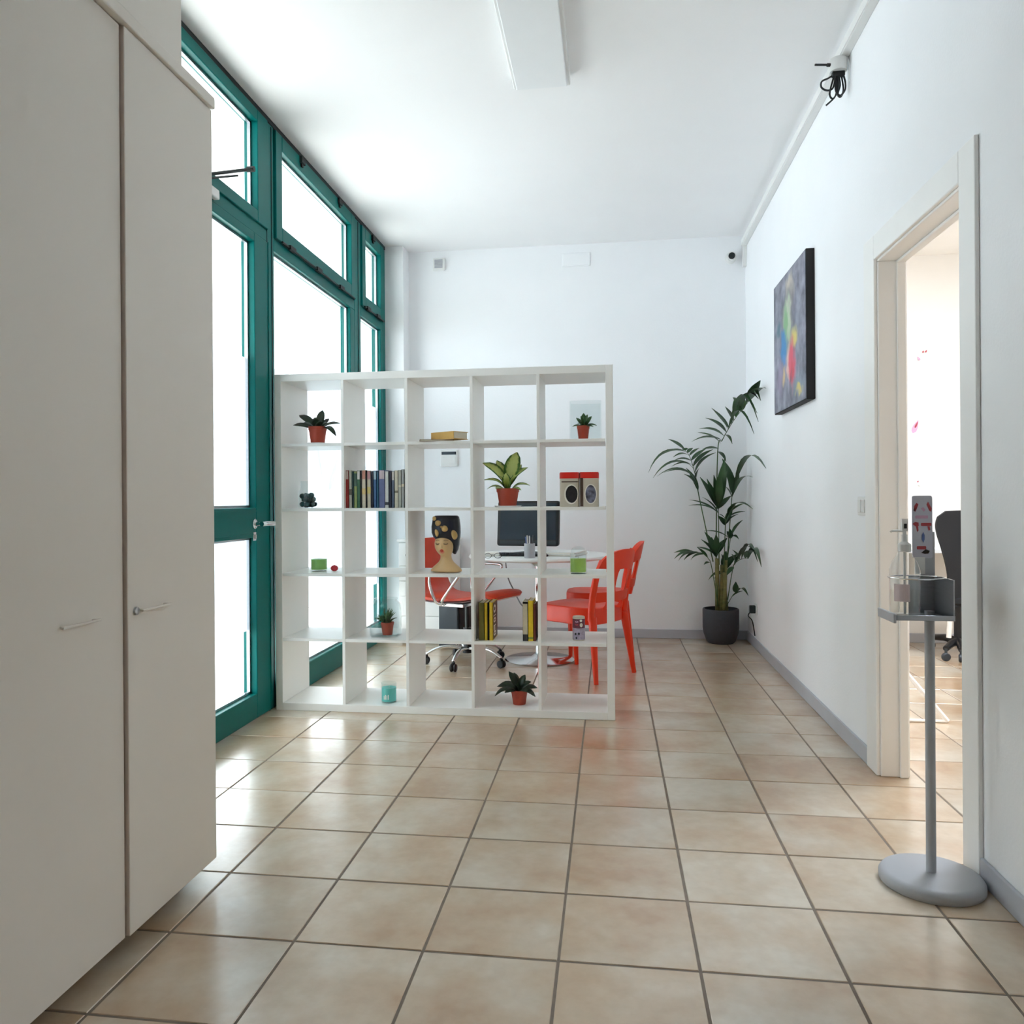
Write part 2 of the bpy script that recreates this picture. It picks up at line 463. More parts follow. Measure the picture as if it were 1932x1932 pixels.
def ylathe_x(prof, n, org):
    m = MB(); m.lathe(prof, n); m.v = [(org[0] + a[2], org[1] + a[0], org[2] + a[1]) for a in m.v]; return m


def bez(pts, n=8):
    """smooth polyline through pts (Catmull-Rom)"""
    P = [Vector(p) for p in pts]; out = []
    for i in range(len(P) - 1):
        a = P[max(i - 1, 0)]; b = P[i]; c = P[i + 1]; d = P[min(i + 2, len(P) - 1)]
        for k in range(n):
            t = k / n
            out.append(0.5 * ((2 * b) + (c - a) * t + (2 * a - 5 * b + 4 * c - d) * t * t + (3 * b - a - 3 * c + d) * t ** 3))
    out.append(P[-1]); return out


# ------------------------------------------------------------------ room dimensions
XL, XR, YB, YF, H = -1.83, 1.08, 6.66, -2.4, 3.225
WT = 0.10                      # partition thickness
DY0, DY1, DZ = 2.65, 3.48, 2.11  # office doorway
OX1, OY0 = 3.7, 1.3            # office extents
XW = XR + WT

# ---------------- floor with its tiles
T, TX0, TY0, G = 0.3412, -1.1575, 1.6438, 0.0075
fl = MB().box(-1.93, OX1 + .1, YF - .1, YB + .1, -0.12, -0.0022).build('floor', 'grout')
tag(fl, 'beige square tiled floor with grey grout running through both rooms', 'floor', kind='structure')
hs = (T - G) / 2
tm = MB()
c = 0.0016
tm.rings([[(-hs, -hs, -.01), (hs, -hs, -.01), (hs, hs, -.01), (-hs, hs, -.01)],
          [(-hs, -hs, -c), (hs, -hs, -c), (hs, hs, -c), (-hs, hs, -c)],
          [(-hs + c, -hs + c, 0), (hs - c, -hs + c, 0), (hs - c, hs - c, 0), (-hs + c, hs - c, 0)]])
tile0 = None
rest = MB()
for j in range(-12, 15):
    for i in range(-2, 15):
        cx, cy = TX0 + (i + .5) * T, TY0 + (j + .5) * T
        if i > 6 and j < 0: continue
        near = (-5 <= j and i <= 6) or (7 <= i <= 11 and j >= 2)
        if near:
            if tile0 is None:
                o = tm.build('tile', 'tile', fl); tile0 = o
            else:
                o = tile0.copy(); COL.objects.link(o); o.parent = fl
            o.location = (cx + random.uniform(-.0006, .0006), cy + random.uniform(-.0006, .0006), random.uniform(-.0006, 0))
            o.rotation_euler = (0, 0, random.randrange(4) * math.pi / 2)
        else:
            rest.rings([[(cx + a * hs, cy + b * hs, z) for a, b in ((-1, -1), (1, -1), (1, 1), (-1, 1))] for z in (-.01, 0)])
ro = rest.build('tile_field', 'tile', fl); ro['kind'] = 'stuff'

# ---------------- walls, ceiling
tag(MB().box(-1.95, XR + WT, YF - .12, YB + .14, H, H + .15).build('ceiling', 'ceil'), 'smooth white ceiling over the reception room', 'ceiling', kind='structure')
tag(MB().box(XL - .12, XR + WT, YB, YB + .14, 0, H).build('wall_back', 'wall'), 'plain white wall behind the desk and the palm', 'wall', kind='structure')
w = MB()
w.box(XR, XW, DY1, YB, 0, H); w.box(XR, XW, YF, DY0, 0, H); w.box(XR, XW, DY0, DY1, DZ, H)
tag(w.build('wall_right', 'wall'), 'white wall with the doorway and the hanging canvas', 'wall', kind='structure')
tag(MB().box(XL - .12, XL, YF, 2.55, 0, H).build('wall_left', 'wall'), 'solid white wall behind the tall cupboard', 'wall', kind='structure')
tag(MB().box(XL - .12, -1.675, 6.47, YB, 0, H).build('wall_pilaster', 'wall'), 'narrow white pilaster between green glazing and back wall', 'pilaster', kind='structure')
tag(MB().box(XL, -1.285, YF, 2.30, 2.36, H).build('wall_bulkhead', 'cab'), 'cream bulkhead filling the space above the tall cupboard', 'bulkhead', kind='structure')
# closed wall behind the viewer
tag(MB().box(XL - .12, XR + WT, YF - .12, YF, 0, H).build('wall_front', 'wall'), 'plain white wall facing the back wall from across the room', 'wall', kind='structure')

# skirting
b_ = MB().box(XR - .012, XR, 3.60, YB, 0, .073); b_.box(XR - .012, XR, YF, 2.55, 0, .073)
tag(b_.build('baseboard_right', 'skirt', bevel=.003), 'grey skirting strip along the wall with the doorway', 'skirting', kind='structure')
tag(MB().box(-1.675, XR - .012, YB - .012, YB, 0, .073).build('baseboard_back', 'skirt', bevel=.003), 'grey skirting strip along the wall behind the desk', 'skirting', kind='structure')

# ---------------- doorway casing
dr = thing('door_1', 'white cased doorway opening into the bright office', 'doorway', (XR, (DY0 + DY1) / 2, 0), kind='structure')
o_ = dr.location
def dpart(name, *bx):
    m = MB()
    for q in bx: m.box(*q)
    return m.build(name, 'trim', dr, bevel=.004, off=o_)
dpart('casing', (XR - .014, XR, DY1 - .012, 3.60, 0, DZ + .09))
dpart('casing', (XR - .014, XR, 2.55, DY0 + .012, 0, DZ + .09))
dpart('casing', (XR - .014, XR, DY0 + .012, DY1 - .012, DZ - .012, DZ + .09))
dpart('lining', (XR, XW, DY1 - .02, DY1, 0, DZ - .02), (XR + .07, XW + .004, DY1 - .032, DY1 - .02, 0, DZ - .02))
dpart('lining', (XR, XW, DY0, DY0 + .02, 0, DZ - .02), (XR + .07, XW + .004, DY0 + .02, DY0 + .032, 0, DZ - .02))
dpart('lining', (XR, XW, DY0, DY1, DZ - .02, DZ), (XR + .07, XW + .004, DY0, DY1, DZ - .032, DZ - .02))
dpart('casing', (XW, XW + .014, DY1 - .012, 3.60, 0, DZ + .09))

# ---------------- office beyond the doorway
tag(MB().box(XW, OX1 + .1, YB, YB + .14, 0, 3.0).build('wall_office_back', 'office'), 'warm white office wall behind the black chair', 'wall', kind='structure')
tag(MB().box(OX1, OX1 + .1, OY0, YB, 0, 3.0).build('wall_office_right', 'office'), 'warm white far side wall of the office', 'wall', kind='structure')
tag(MB().box(XW, OX1, OY0 - .1, OY0, 0, 3.0).build('wall_office_front', 'office'), 'warm white office wall beside the doorway side', 'wall', kind='structure')
tag(MB().box(XW, OX1 + .1, OY0 - .1, YB + .14, 3.0, 3.1).build('ceiling_office', 'office'), 'warm white ceiling of the office', 'ceiling', kind='structure')
tag(MB().box(XW, OX1, YB - .012, YB, 0, .073).build('baseboard_office', 'skirt', bevel=.003), 'grey skirting strip along the office back wall', 'skirting', kind='structure')

# ---------------- green glazing on the left: window_1
gx0, gx1 = XL - .075, XL
GX = XL - .045
win = thing('window_1', 'tall green metal glazing with a glass door and hinged top lights', 'window', (XL, 4.9, 0), kind='structure')
wo = win.location
def gp(name, boxes, m='green', bev=.004, parent=None, off=None):
    mb = MB()
    for q in boxes: mb.box(*q)
    return mb.build(name, m, parent or win, bevel=bev, off=off or wo)
YE = 6.47
gp('frame_post', [(gx0, gx1, 4.15, 4.24, 0, H - .03)])
gp('frame_post', [(gx0, gx1, 5.66, 5.81, 0, H - .03)])
gp('frame_post', [(gx0, gx1, 6.40, YE, 0, H - .03)])
gp('frame_post', [(gx0, gx1, 2.55, 2.62, 0, H - .03)])
gp('frame_post', [(gx0, gx1, 3.19, 3.25, 0, 2.535)])
gp('frame_sill', [(gx0, gx1 + .004, 2.62, 3.19, 0, .15)], bev=.008)
gp('frame_head', [(gx0, gx1 + .004, 2.55, YE, H - .03, H)], m='gasket')
gp('frame_transom', [(gx0, gx1, 2.62, 4.15, 2.535, 2.60)])
gp('frame_transom', [(gx0, gx1, 4.24, 5.66, 2.515, 2.585)])
gp('frame_transom', [(gx0, gx1, 5.81, 6.40, 2.515, 2.585)])
gp('frame_sill', [(gx0, gx1 + .004, 4.24, 5.66, 0, .15)], bev=.008)
gp('frame_sill', [(gx0, gx1 + .004, 5.81, 6.40, 0, .15)], bev=.008)
def sash(y0, y1, z0, z1, wd=.08, wz=None, dx=.012, name='top_light'):
    wz = wz or wd
    s_ = gp(name, [(gx0 + .01, gx1 + dx, y0, y0 + wd, z0, z1), (gx0 + .01, gx1 + dx, y1 - wd, y1, z0, z1),
                   (gx0 + .01, gx1 + dx, y0 + wd, y1 - wd, z0, z0 + wz), (gx0 + .01, gx1 + dx, y0 + wd, y1 - wd, z1 - wz, z1)])
    g_ = MB().box(GX - .003, GX + .003, y0 + wd - .01, y1 - wd + .01, z0 + wz - .01, z1 - wz + .01).build('pane', 'pane', s_, off=wo)
    bd = MB()
    for (a, b_, q, r_) in ((y0 + wd, y0 + wd + .012, z0 + wz, z1 - wz), (y1 - wd - .012, y1 - wd, z0 + wz, z1 - wz), (y0 + wd, y1 - wd, z0 + wz, z0 + wz + .012), (y0 + wd, y1 - wd, z1 - wz - .012, z1 - wz)):
        bd.box(GX + .003, GX + .02, a, b_, q, r_)
    bd.build('glazing_bead', 'steel', s_, off=wo)
    return s_
sash(2.625, 4.145, 2.60, H - .035, .13, .06)
s2 = sash(4.25, 5.65, 2.59, H - .035, .085, .085)
s3 = sash(5.82, 6.395, 2.59, H - .035, .085, .085)
for (sp, ys) in ((s2, (4.62, 5.30)), (s3, (6.08,))):
    for y in ys:
        MB().box(XL + .012, XL + .03, y - .03, y + .03, H - .075, H - .035).box(XL + .012, XL + .024, y - .012, y + .012, H - .095, H - .075).build('hinge', 'gasket', sp, bevel=.003, off=wo)
for (sp, y0, y1) in ((s2, 4.32, 5.62), (s3, 5.86, 6.38)):
    m_ = MB().tube([(XL + .016, y0, 2.588), (XL + .016, y1, 2.588)], .007, 6)
    k = 3 if y1 - y0 > 1 else 2
    for q in range(k):
        yy = y0 + (y1 - y0) * (q + .3) / k
        m_.box(XL + .012, XL + .03, yy - .04, yy + .04, 2.575, 2.60)
    m_.build('espagnolette_rod', 'gasket', sp, off=wo)
# fixed lower lights with film
def light(y0, y1, z0, z1):
    g_ = MB().box(GX - .003, GX + .003, y0 - .01, y1 + .01, z0 - .01, z1 + .01).build('pane', 'pane', win, off=wo)
    bd = MB()
    for (a, b_, q, r_) in ((y0, y0 + .012, z0, z1), (y1 - .012, y1, z0, z1), (y0, y1, z0, z0 + .012), (y0, y1, z1 - .012, z1)):
        bd.box(GX + .003, GX + .02, a, b_, q, r_)
    bd.build('glazing_bead', 'steel', win, off=wo)
    MB().box(GX + .0035, GX + .0045, y0 + .004, y1 - .004, .46, 1.88).build('frosted_film', 'film', g_, off=wo)
    return g_
gp('frame_side', [(gx0, gx1, 5.56, 5.66, .15, 2.515)])
gp('frame_side', [(gx0, gx1, 6.33, 6.40, .15, 2.515)])
light(2.62, 3.19, .15, 2.535)
L2 = light(4.24, 5.56, .15, 2.515)
light(5.81, 6.33, .15, 2.515)
# faint leaf motif printed on the film
dm = MB()
fy, fz = 4.98, 1.50
for (a, b_, w2) in (((0, 0), (.12, -.26), .045), ((.22, -.30), (.42, -.06), .07), ((-.18, -.12), (-.12, .02), .03), ((-.30, -.06), (-.30, .02), .03), ((-.24, -.10), (-.20, .02), .02)):
    dm.leaf((GX + .0055, fy + a[0], fz + a[1]), (GX + .0055, fy + b_[0], fz + b_[1]), w2, bend=0, up=(1, 0, 0), fold=0)
dm.build('film_motif', 'decal', L2, off=wo)
# glass door leaf
door = gp('glass_door', [(gx0 + .01, gx1 + .01, 3.255, 3.38, 0.008, 2.53), (gx0 + .01, gx1 + .01, 3.97, 4.145, 0.008, 2.53),
                         (gx0 + .01, gx1 + .01, 3.38, 3.97, 0.008, .135), (gx0 + .01, gx1 + .01, 3.38, 3.97, .945, 1.10), (gx0 + .01, gx1 + .01, 3.38, 3.97, 2.485, 2.53)])
for (z0, z1, f0, f1) in ((.135, .945, .46, .945), (1.10, 2.485, 1.10, 1.88)):
    g_ = MB().box(GX - .003, GX + .003, 3.37, 3.98, z0 - .01, z1 + .01).build('pane', 'pane', door, off=wo)
    bd = MB()
    for (a, b_, q, r_) in ((3.958, 3.97, z0, z1), (3.38, 3.97, z0, z0 + .012), (3.38, 3.97, z1 - .012, z1)):
        bd.box(GX + .003, GX + .02, a, b_, q, r_)
    bd.build('glazing_bead', 'steel', door, off=wo)
    MB().box(GX + .0035, GX + .0045, 3.385, 3.955, f0, f1).build('frosted_film', 'film', door, off=wo)
hd = MB()
ro_ = ylathe_x([(.001, 0), (.026, 0), (.026, .006), (.022, .009), (.001, .009)], 20, (XL + .01, 3.945, 1.016))
ro_.build('handle_rose', 'chrome', door, smooth='angle', off=wo)
hd.tube([(XL + .018, 3.945, 1.016), (XL + .058, 3.945, 1.016)], .011, 12)
hd.tube(bez([(XL + .058, 3.930, 1.016), (XL + .062, 3.97, 1.017), (XL + .062, 4.03, 1.016), (XL + .058, 4.075, 1.014)]), .013, 12)
hd.build('lever_handle', 'chrome', door, smooth='angle', off=wo)
hd = MB().box(XL + .010, XL + .015, 3.93, 3.96, .93, .975).box(XL + .015, XL + .022, 3.941, 3.949, .940, .962)
hd.build('door_lock', 'chrome', door, bevel=.002, off=wo)
gm = MB()
for z in (.962, 1.083): gm.box(XL + .010, XL + .014, 3.38, 3.97, z - .003, z + .003)
gm.box(XL + .010, XL + .014, 4.135, 4.141, .01, 2.53)
gm.build('door_moulding', 'green', door, off=wo)
MB().box(XL - .02, XL + .002, 4.1455, 4.1495, 0, H - .04).build('door_gasket', 'gasket', win, off=wo)
MB().box(XL, XL + .003, 4.205, 4.213, 0, H - .04).build('post_groove', 'gasket', win, off=wo)
MB().box(XL, XL + .003, 5.742, 5.750, .15, H - .04).build('post_groove', 'gasket', win, off=wo)
st = MB().tube([(XL + .04, 3.31, 2.560), (XL + .04, 3.885, 2.822)], .008, 8).tube([(XL + .055, 3.31, 2.545), (XL + .05, 3.70, 2.715)], .005, 8)
st.tube([(XL + .012, 3.885, 2.822), (XL + .052, 3.885, 2.822)], .014, 10)
st.build('stay_arm', 'gasket', win, off=wo)
MB().box(XL, XL + .03, 3.46, 3.56, 2.545, 2.59).build('contact_sensor', 'white_pl', win, bevel=.006, off=wo)

# ---------------- outdoors: covered walk
tag(MB().box(-9, XL - .12, -4, 16, -.14, -.02).build('terrace', 'paving'), 'pale paved terrace outside the green glazing', 'terrace', kind='structure')
tag(MB().box(-4.5, XL - .12, -1, 16, 3.335, 3.5).build('porch_soffit', 'stucco'), 'white soffit of the covered walk outside the glazing', 'soffit', kind='structure')
tag(MB().box(-4.5, -4.2, -1, 16, 3.05, 3.335).build('porch_beam', 'beam'), 'pale grey edge beam of the covered walk', 'beam', kind='structure')
tag(MB().box(-4.5, -4.2, 10.3, 16, -.02, 3.05).build('porch_side_wall', 'stucco'), 'white wall under the beam of the covered walk', 'wall', kind='structure')
tag(MB().box(-4.2, XL - .12, 14, 14.2, -.02, 3.335).build('porch_end_wall', 'stucco_cream'), 'cream wall closing the end of the covered walk', 'wall', kind='structure')

# ------------------------------------------------------------------ ceiling light and trunking
cl = thing('ceiling_light', 'long white rectangular light fitting mounted on the ceiling', 'ceiling light', (-.32, 3.2, H - .065))
MB().box(-.14, .14, -.79, .79, .012, .065).build('housing', 'white_pl', cl, bevel=.004)
MB().box(-.125, .125, -.775, .775, 0, .012).build('diffuser', 'diffuser', cl, bevel=.004)
dct = thing('cable_duct', 'white cable duct along the top of the wall with the canvas', 'cable duct', (XR, 4.3, 3.12))
MB().box(-.04, 0, -4.2, 2.28, 0, .05).build('channel', 'white_pl', dct, bevel=.004)
MB().box(-.044, -.04, -4.2, 2.28, .004, .046).build('cover', 'white_pl', dct, bevel=.001)
MB().box(-.03, 0, 2.28, 2.33, -.16, .05).build('corner_piece', 'white_pl', dct, bevel=.004)
jb = thing('junction_box', 'white junction box with loops of black cable under the ceiling duct', 'junction box', (XR, 3.84, 3.06))
MB().lathe([(.001, 0), (.036, 0), (.038, .006), (.038, .05), (.034, .058), (.001, .058)], 20, cx=-.045, cy=0).build('housing', 'white_pl', jb, smooth='angle')
m_ = MB().tube([(-.045, .0, .03), (-.095, -.01, .03)], .008, 8).tube([(-.09, -.01, .03), (-.15, -.02, .03)], .005, 8)
m_.build('antenna', 'black_pl', jb)
MB().box(-.072, -.018, -.012, .012, -.022, 0).build('connector_block', 'black_pl', jb, bevel=.003)
for pts in ([(-.070, 0, -.015), (-.090, -.004, -.028), (-.118, -.008, -.042), (-.120, -.008, -.068), (-.096, -.004, -.082), (-.070, 0, -.074), (-.060, 0, -.040), (-.062, 0, -.015)],
            [(-.062, .004, -.015), (-.078, .004, -.075), (-.080, .004, -.105), (-.066, .004, -.118), (-.052, .004, -.090), (-.046, .004, -.015)],
            [(-.052, -.004, -.015), (-.058, -.004, -.080), (-.040, -.006, -.110), (-.018, -.006, -.088), (-.016, -.004, -.050), (-.024, -.002, -.015)],
            [(-.040, .006, -.015), (-.036, .006, -.060), (-.046, .006, -.098), (-.034, .004, -.112), (-.022, .004, -.080), (-.030, .004, -.015)],
            [(-.050, 0, -.015), (-.046, 0, -.070), (-.060, 0, -.112), (-.098, 0, -.148)]):
    MB().tube(bez(pts, 6), .0042, 6).build('cable', 'black_pl', jb, smooth=True)
MB().tube(bez([(-.012, -.01, .06), (-.006, -.03, .02), (-.006, -.025, -.06)]), .003, 6).build('cable', 'white_pl', jb)

# wall fittings
p = at(1378, 488, YB)
cmr = thing('security_camera', 'small white security camera with a black lens in the wall corner', 'camera', (p.x, YB, p.z))
def ylathe(prof, n=20):
    m = MB(); m.lathe(prof, n); m.v = [(a[0], -a[2], a[1]) for a in m.v]; return m
ylathe([(.001, 0), (.045, 0), (.045, .012), (.03, .02), (.02, .03), (.034, .045), (.036, .075), (.001, .075)]).build('body', 'white_pl', cmr, smooth='angle')
ylathe([(.001, .074), (.026, .074), (.026, .084), (.001, .084)]).build('lens', 'black_pl', cmr, smooth='angle')
p = at(829, 500, YB)
sn = thing('alarm_sounder', 'white square wall box with a grey grille near the ceiling', 'alarm box', (p.x, YB, p.z))
MB().box(-.05, .05, -.035, 0, -.05, .05).build('housing', 'white_pl', sn, bevel=.006)
gm = MB()
for q in range(6): gm.box(-.034, .034, -.040, -.035, -.034 + q * .012, -.034 + q * .012 + .009)
gm.build('grille', 'greymetal', sn)
p = at(1087, 490, YB)
jp = thing('cover_plate', 'flush white rectangular cover plate high on the back wall', 'cover plate', (p.x, YB, p.z))
MB().box(-.115, .115, -.012, 0, -.055, .055).build('plate', 'wall', jp, bevel=.004)
MB().box(-.105, .105, -.015, -.012, -.046, .046).build('lid', 'wall', jp, bevel=.002)
p = at(848, 866, YB)
ap = thing('wall_keypad', 'white wall keypad with a dark display behind the bookcase', 'keypad', (p.x, YB, p.z))
MB().box(-.075, .075, -.025, 0, -.065, .075).build('housing', 'white_pl', ap, bevel=.008)
MB().box(-.062, .062, -.027, -.025, .035, .060).build('display', 'screen', ap)
MB().box(-.055, .055, -.028, -.025, -.045, .015).build('keypad_flap', 'white_pl', ap, bevel=.004)
sw = thing('light_switch', 'white double light switch beside the office doorway', 'light switch', (XR, 3.665, 1.095))
MB().box(-.008, 0, -.06, .06, -.04, .04).build('plate', 'white_pl', sw, bevel=.003)
for q in (-.025, .025): MB().box(-.013, -.008, q - .02, q + .02, -.028, .028).build('rocker', 'white_pl', sw, bevel=.003)
pl = thing('wall_plug', 'black plug in the socket near the palm corner', 'plug', (XR, 6.27, .295))
MB().box(-.008, 0, -.055, .055, -.04, .04).build('socket_plate', 'white_pl', pl, bevel=.003)
MB().box(-.05, -.008, -.02, .02, -.03, .03).build('plug_body', 'black_pl', pl, bevel=.006)
MB().tube(bez([(-.045, 0, -.02), (-.06, -.005, -.05), (-.03, 0, -.09), (-.012, 0, -.2)]), .004, 6).build('cord', 'black_pl', pl)

# canvas on the right wall
cv = thing('canvas_painting', 'abstract multicoloured canvas with black edges on the white wall', 'painting', (XR - .045, 4.47, 1.655))
MB().box(0, .045, 0, .84, 0, .80).build('stretcher', 'canvas_edge', cv, bevel=.003)
MB().box(-.002, 0, .006, .834, .006, .794).build('painted_face', 'painting', cv)

# ------------------------------------------------------------------ tall cupboard
CX = -1.20
cb = thing('tall_cupboard', 'tall cream cupboard with two flush doors and slim handles', 'cupboard', (CX, 1.855, 0))
MB().box(-.60, -.022, -.455, .445, .06, 2.325).build('carcass', 'cab_in', cb)
MB().box(-.58, -.10, -.44, .43, 0, .06).build('plinth', 'dark_pl', cb)
MB().box(-.60, .020, -.462, .452, 2.325, 2.36).build('cornice', 'cab', cb, bevel=.004)
for (a, b_, lock) in ((-.458, -.0025, False), (.0025, .448, True)):
    fx_ = .010 if lock else 0
    d_ = MB().box(-.020 + fx_, fx_, a, b_, .055 if lock else .053, 2.322).build('door', 'cab', cb, bevel=.0015)
    if lock: MB().box(-.019 + fx_, -.001 + fx_, a - .0012, a + .0002, .057, 2.320).build('edge_band', 'edge', d_)
    hy = .112 if lock else -.176
    z = .860
    hm = MB().box(fx_, fx_ + .012, hy - .058, hy - .050, z - .003, z + .003).box(fx_, fx_ + .012, hy + .050, hy + .058, z - .003, z + .003).box(fx_ + .010, fx_ + .016, hy - .068, hy + .068, z - .003, z + .003)
    hm.build('handle', 'cab', d_, bevel=.0015)
    if lock:
        lm = MB(); lm.lathe([(.001, 0), (.010, 0), (.010, .006), (.005, .007), (.001, .007)], 16)
        lm.v = [(q[2] + fx_, q[0] + .034, q[1] + z) for q in lm.v]
        lm.build('lock', 'steel', d_, smooth='angle')

# ------------------------------------------------------------------ bookcase
BX, BY, BD = -1.802, 4.165, 0.39
bk = thing('open_bookcase', 'white open bookcase of twenty five cubes dividing the room', 'bookcase', (BX, BY, 0))
IN, TH, FR = .335, .016, .0395
P_ = IN + TH
MB().box(0, FR - .001, 0, BD, 0, 1.82).build('side_panel', 'shelf', bk, bevel=.002)
MB().box(1.82 - FR + .001, 1.82, 0, BD, 0, 1.82).build('side_panel', 'shelf', bk, bevel=.002)
MB().box(FR - .001, 1.82 - FR + .001, 0, BD, 0, FR).build('bottom_panel', 'shelf', bk, bevel=.002)
MB().box(FR - .001, 1.82 - FR + .001, 0, BD, 1.82 - FR, 1.82).build('top_panel', 'shelf', bk, bevel=.002)
for k in range(1, 5):
    x = FR + k * P_ - TH
    MB().box(x, x + TH, .002, BD - .002, FR, 1.82 - FR).build('divider', 'shelf', bk, bevel=.0012)
    for i in range(5):
        x0 = FR + i * P_
        MB().box(x0, x0 + IN, .003, BD - .003, FR + k * P_ - TH, FR + k * P_).build('shelf', 'shelf', bk, bevel=.0012)
SZ = [FR + k * P_ for k in range(5)]


def ox(px, py, Y):
    return at(px, py, Y).x


# ------------------------------------------------------------------ plants
def pot_plant(label, name, px, Y, z, r, h, leaves, lm, group=None, saucer=False, rim=True, leafname='leaf', shp=.55, tpr=1.15, wmul=1.25):
    """leaves: (base dx, base dz, tip px, tip py, tip y offset, width, bend)"""
    x = ox(px, 900, Y)
    t = thing(name, label, 'potted plant', (x, Y, z), group=group)
    z0 = 0
    if saucer:
        MB().lathe([(.001, 0), (r * 1.1, 0), (r * 1.22, .008), (r * 1.16, .008), (r * 1.05, .003), (.001, .003)], 24).build('saucer', 'white_pl', t, smooth='angle'); z0 = .003
    prof = [(.001, z0), (r * .74, z0), (r * .95, h * .80)]
    if rim: prof += [(r * 1.0, h * .80), (r * 1.03, h), (r * .95, h), (r * .92, h * .85)]
    else: prof += [(r, h), (r * .93, h), (r * .90, h * .85)]
    prof.append((.001, h * .85))
    MB().lathe(prof, 28).build('pot', 'terracotta', t, smooth='angle')
    MB().lathe([(.001, h * .84), (r * .89, h * .84), (r * .6, h * .90), (.001, h * .92)], 20).build('soil', 'soil', t, smooth=True)
    for (bx, bz, tx, tz, ty, w2, bd) in leaves:
        w2 *= wmul
        MB().leaf((bx, ty * .15, h * .86 + bz), (tx, ty, tz), w2, bend=bd, up=(0, -.6, 1), shape=shp, taper=tpr).build(leafname, lm, t, smooth=True, solid=.0012)
    return t


def px_leaves(px, Y, z, L):
    """leaf tips from photograph pixels on the plane of the plant"""
    o = Vector((ox(px, 900, Y), Y, z)); out = []
    for (bx, bz, tpx, tpy, ty, w2, bd) in L:
        p = at(tpx, tpy, Y) - o
        out.append((bx, bz, p.x, p.z, ty, w2, bd))
    return out


Ya = 4.27
pot_plant('plant with dark oval leaves in a terracotta pot on the top shelf', 'potted_succulent', 600, Ya, SZ[4], .05, .098,
          px_leaves(600, Ya, SZ[4], [(-.01, .0, 562, 783, .02, .040, .25), (-.02, .0, 556, 803, -.02, .036, .2), (.005, .0, 605, 773, .03, .040, .05), (.0, .0, 588, 786, .05, .034, .1), (-.01, .0, 580, 800, -.06, .034, .2),
                                     (.015, .0, 624, 800, -.05, .030, .3), (.02, .0, 641, 799, .01, .028, .3), (.03, .0, 640, 824, -.05, .026, .55), (.01, 0, 615, 788, .05, .03, .1), (0, 0, 601, 792, -.05, .034, .1), (.01, 0, 610, 797, -.06, .03, .1)]), 'leaf_dark', group='plants on the bookcase', saucer=True)
Yb = 4.28
pot_plant('tiny succulent in a terracotta pot beside a clear glass cube', 'potted_succulent', 1101, Yb, SZ[4], .033, .075,
          px_leaves(1101, Yb, SZ[4], [(0, 0, 1080, 805, .0, .016, .4), (0, 0, 1087, 788, .01, .018, .2), (0, 0, 1096, 786, -.03, .018, .1), (0, 0, 1101, 779, .01, .022, .05), (0, 0, 1109, 783, -.02, .022, .05), (.005, 0, 1116, 785, .01, .022, .1),
                                      (.005, 0, 1126, 803, .0, .016, .4), (.0, 0, 1120, 806, -.03, .014, .3), (0, 0, 1090, 800, -.04, .016, .3), (0, 0, 1107, 795, -.04, .018, .1), (0, 0, 1097, 797, -.045, .018, .1)]), 'leaf_mid', group='plants on the bookcase')
Yc = 4.27
pot_plant('plant with pale yellow-green variegated leaves in a terracotta pot', 'potted_dumb_cane', 958, Yc, SZ[3], .060, .100,
          px_leaves(958, Yc, SZ[3], [(0, .03, 975, 853, .02, .075, .05), (-.01, .03, 912, 874, -.02, .055, .35), (.005, .02, 996, 882, .0, .036, .3), (-.01, .0, 916, 906, -.05, .022, .5), (.015, .0, 1000, 916, .0, .018, .5),
                                     (-.01, .0, 918, 923, .02, .014, .5), (0, .02, 935, 868, .05, .045, .2), (.005, .02, 982, 876, .05, .04, .15), (-.01, 0, 945, 900, -.06, .045, .15), (.01, 0, 970, 897, -.06, .045, .1), (0, 0, 958, 893, -.065, .04, .05), (-.02, 0, 938, 922, -.06, .03, .3), (.02, 0, 985, 925, -.04, .016, .5)]), 'leaf_var', group='plants on the bookcase', saucer=True)
Yd = 4.30
pot_plant('little spiky green plant in a terracotta pot inside a glass jar', 'potted_spider_plant', 729, Yd, SZ[1] + .006, .036, .068,
          [(.008 * math.cos(a), 0, .075 * math.cos(a) * rr, .068 + .075 * hh, .05 * math.sin(a) * rr, .011, .35) for a, rr, hh in
           [(k * 2.4, .35 + .65 * ((k * 7) % 11) / 10, 1.0 - .75 * ((k * 7) % 11) / 10) for k in range(26)]], 'leaf_mid', group='plants on the bookcase', shp=.8, tpr=.6)
Ye = 4.29
pot_plant('plant with dark jagged drooping leaves in a terracotta pot on the lowest shelf', 'potted_cactus', 977, Ye, SZ[0], .045, .078,
          px_leaves(977, Ye, SZ[0], [(-.01, 0, 935, 1311, -.03, .024, .6), (-.01, 0, 937, 1297, .02, .032, .45), (-.005, 0, 948, 1286, -.03, .034, .35), (0, 0, 960, 1267, .0, .032, .15), (0, 0, 968, 1272, .04, .03, .1), (0, 0, 991, 1273, .0, .034, .15), (.005, 0, 1003, 1284, -.03, .034, .3),
                                     (.01, 0, 1014, 1298, .0, .028, .45), (.01, 0, 1011, 1312, -.03, .024, .6), (.0, 0, 976, 1288, -.05, .036, .2), (-.01, 0, 955, 1302, -.06, .03, .4), (.01, 0, 996, 1300, -.06, .03, .4), (0, 0, 985, 1283, .05, .03, .15)]), 'leaf_dark', group='plants on the bookcase')

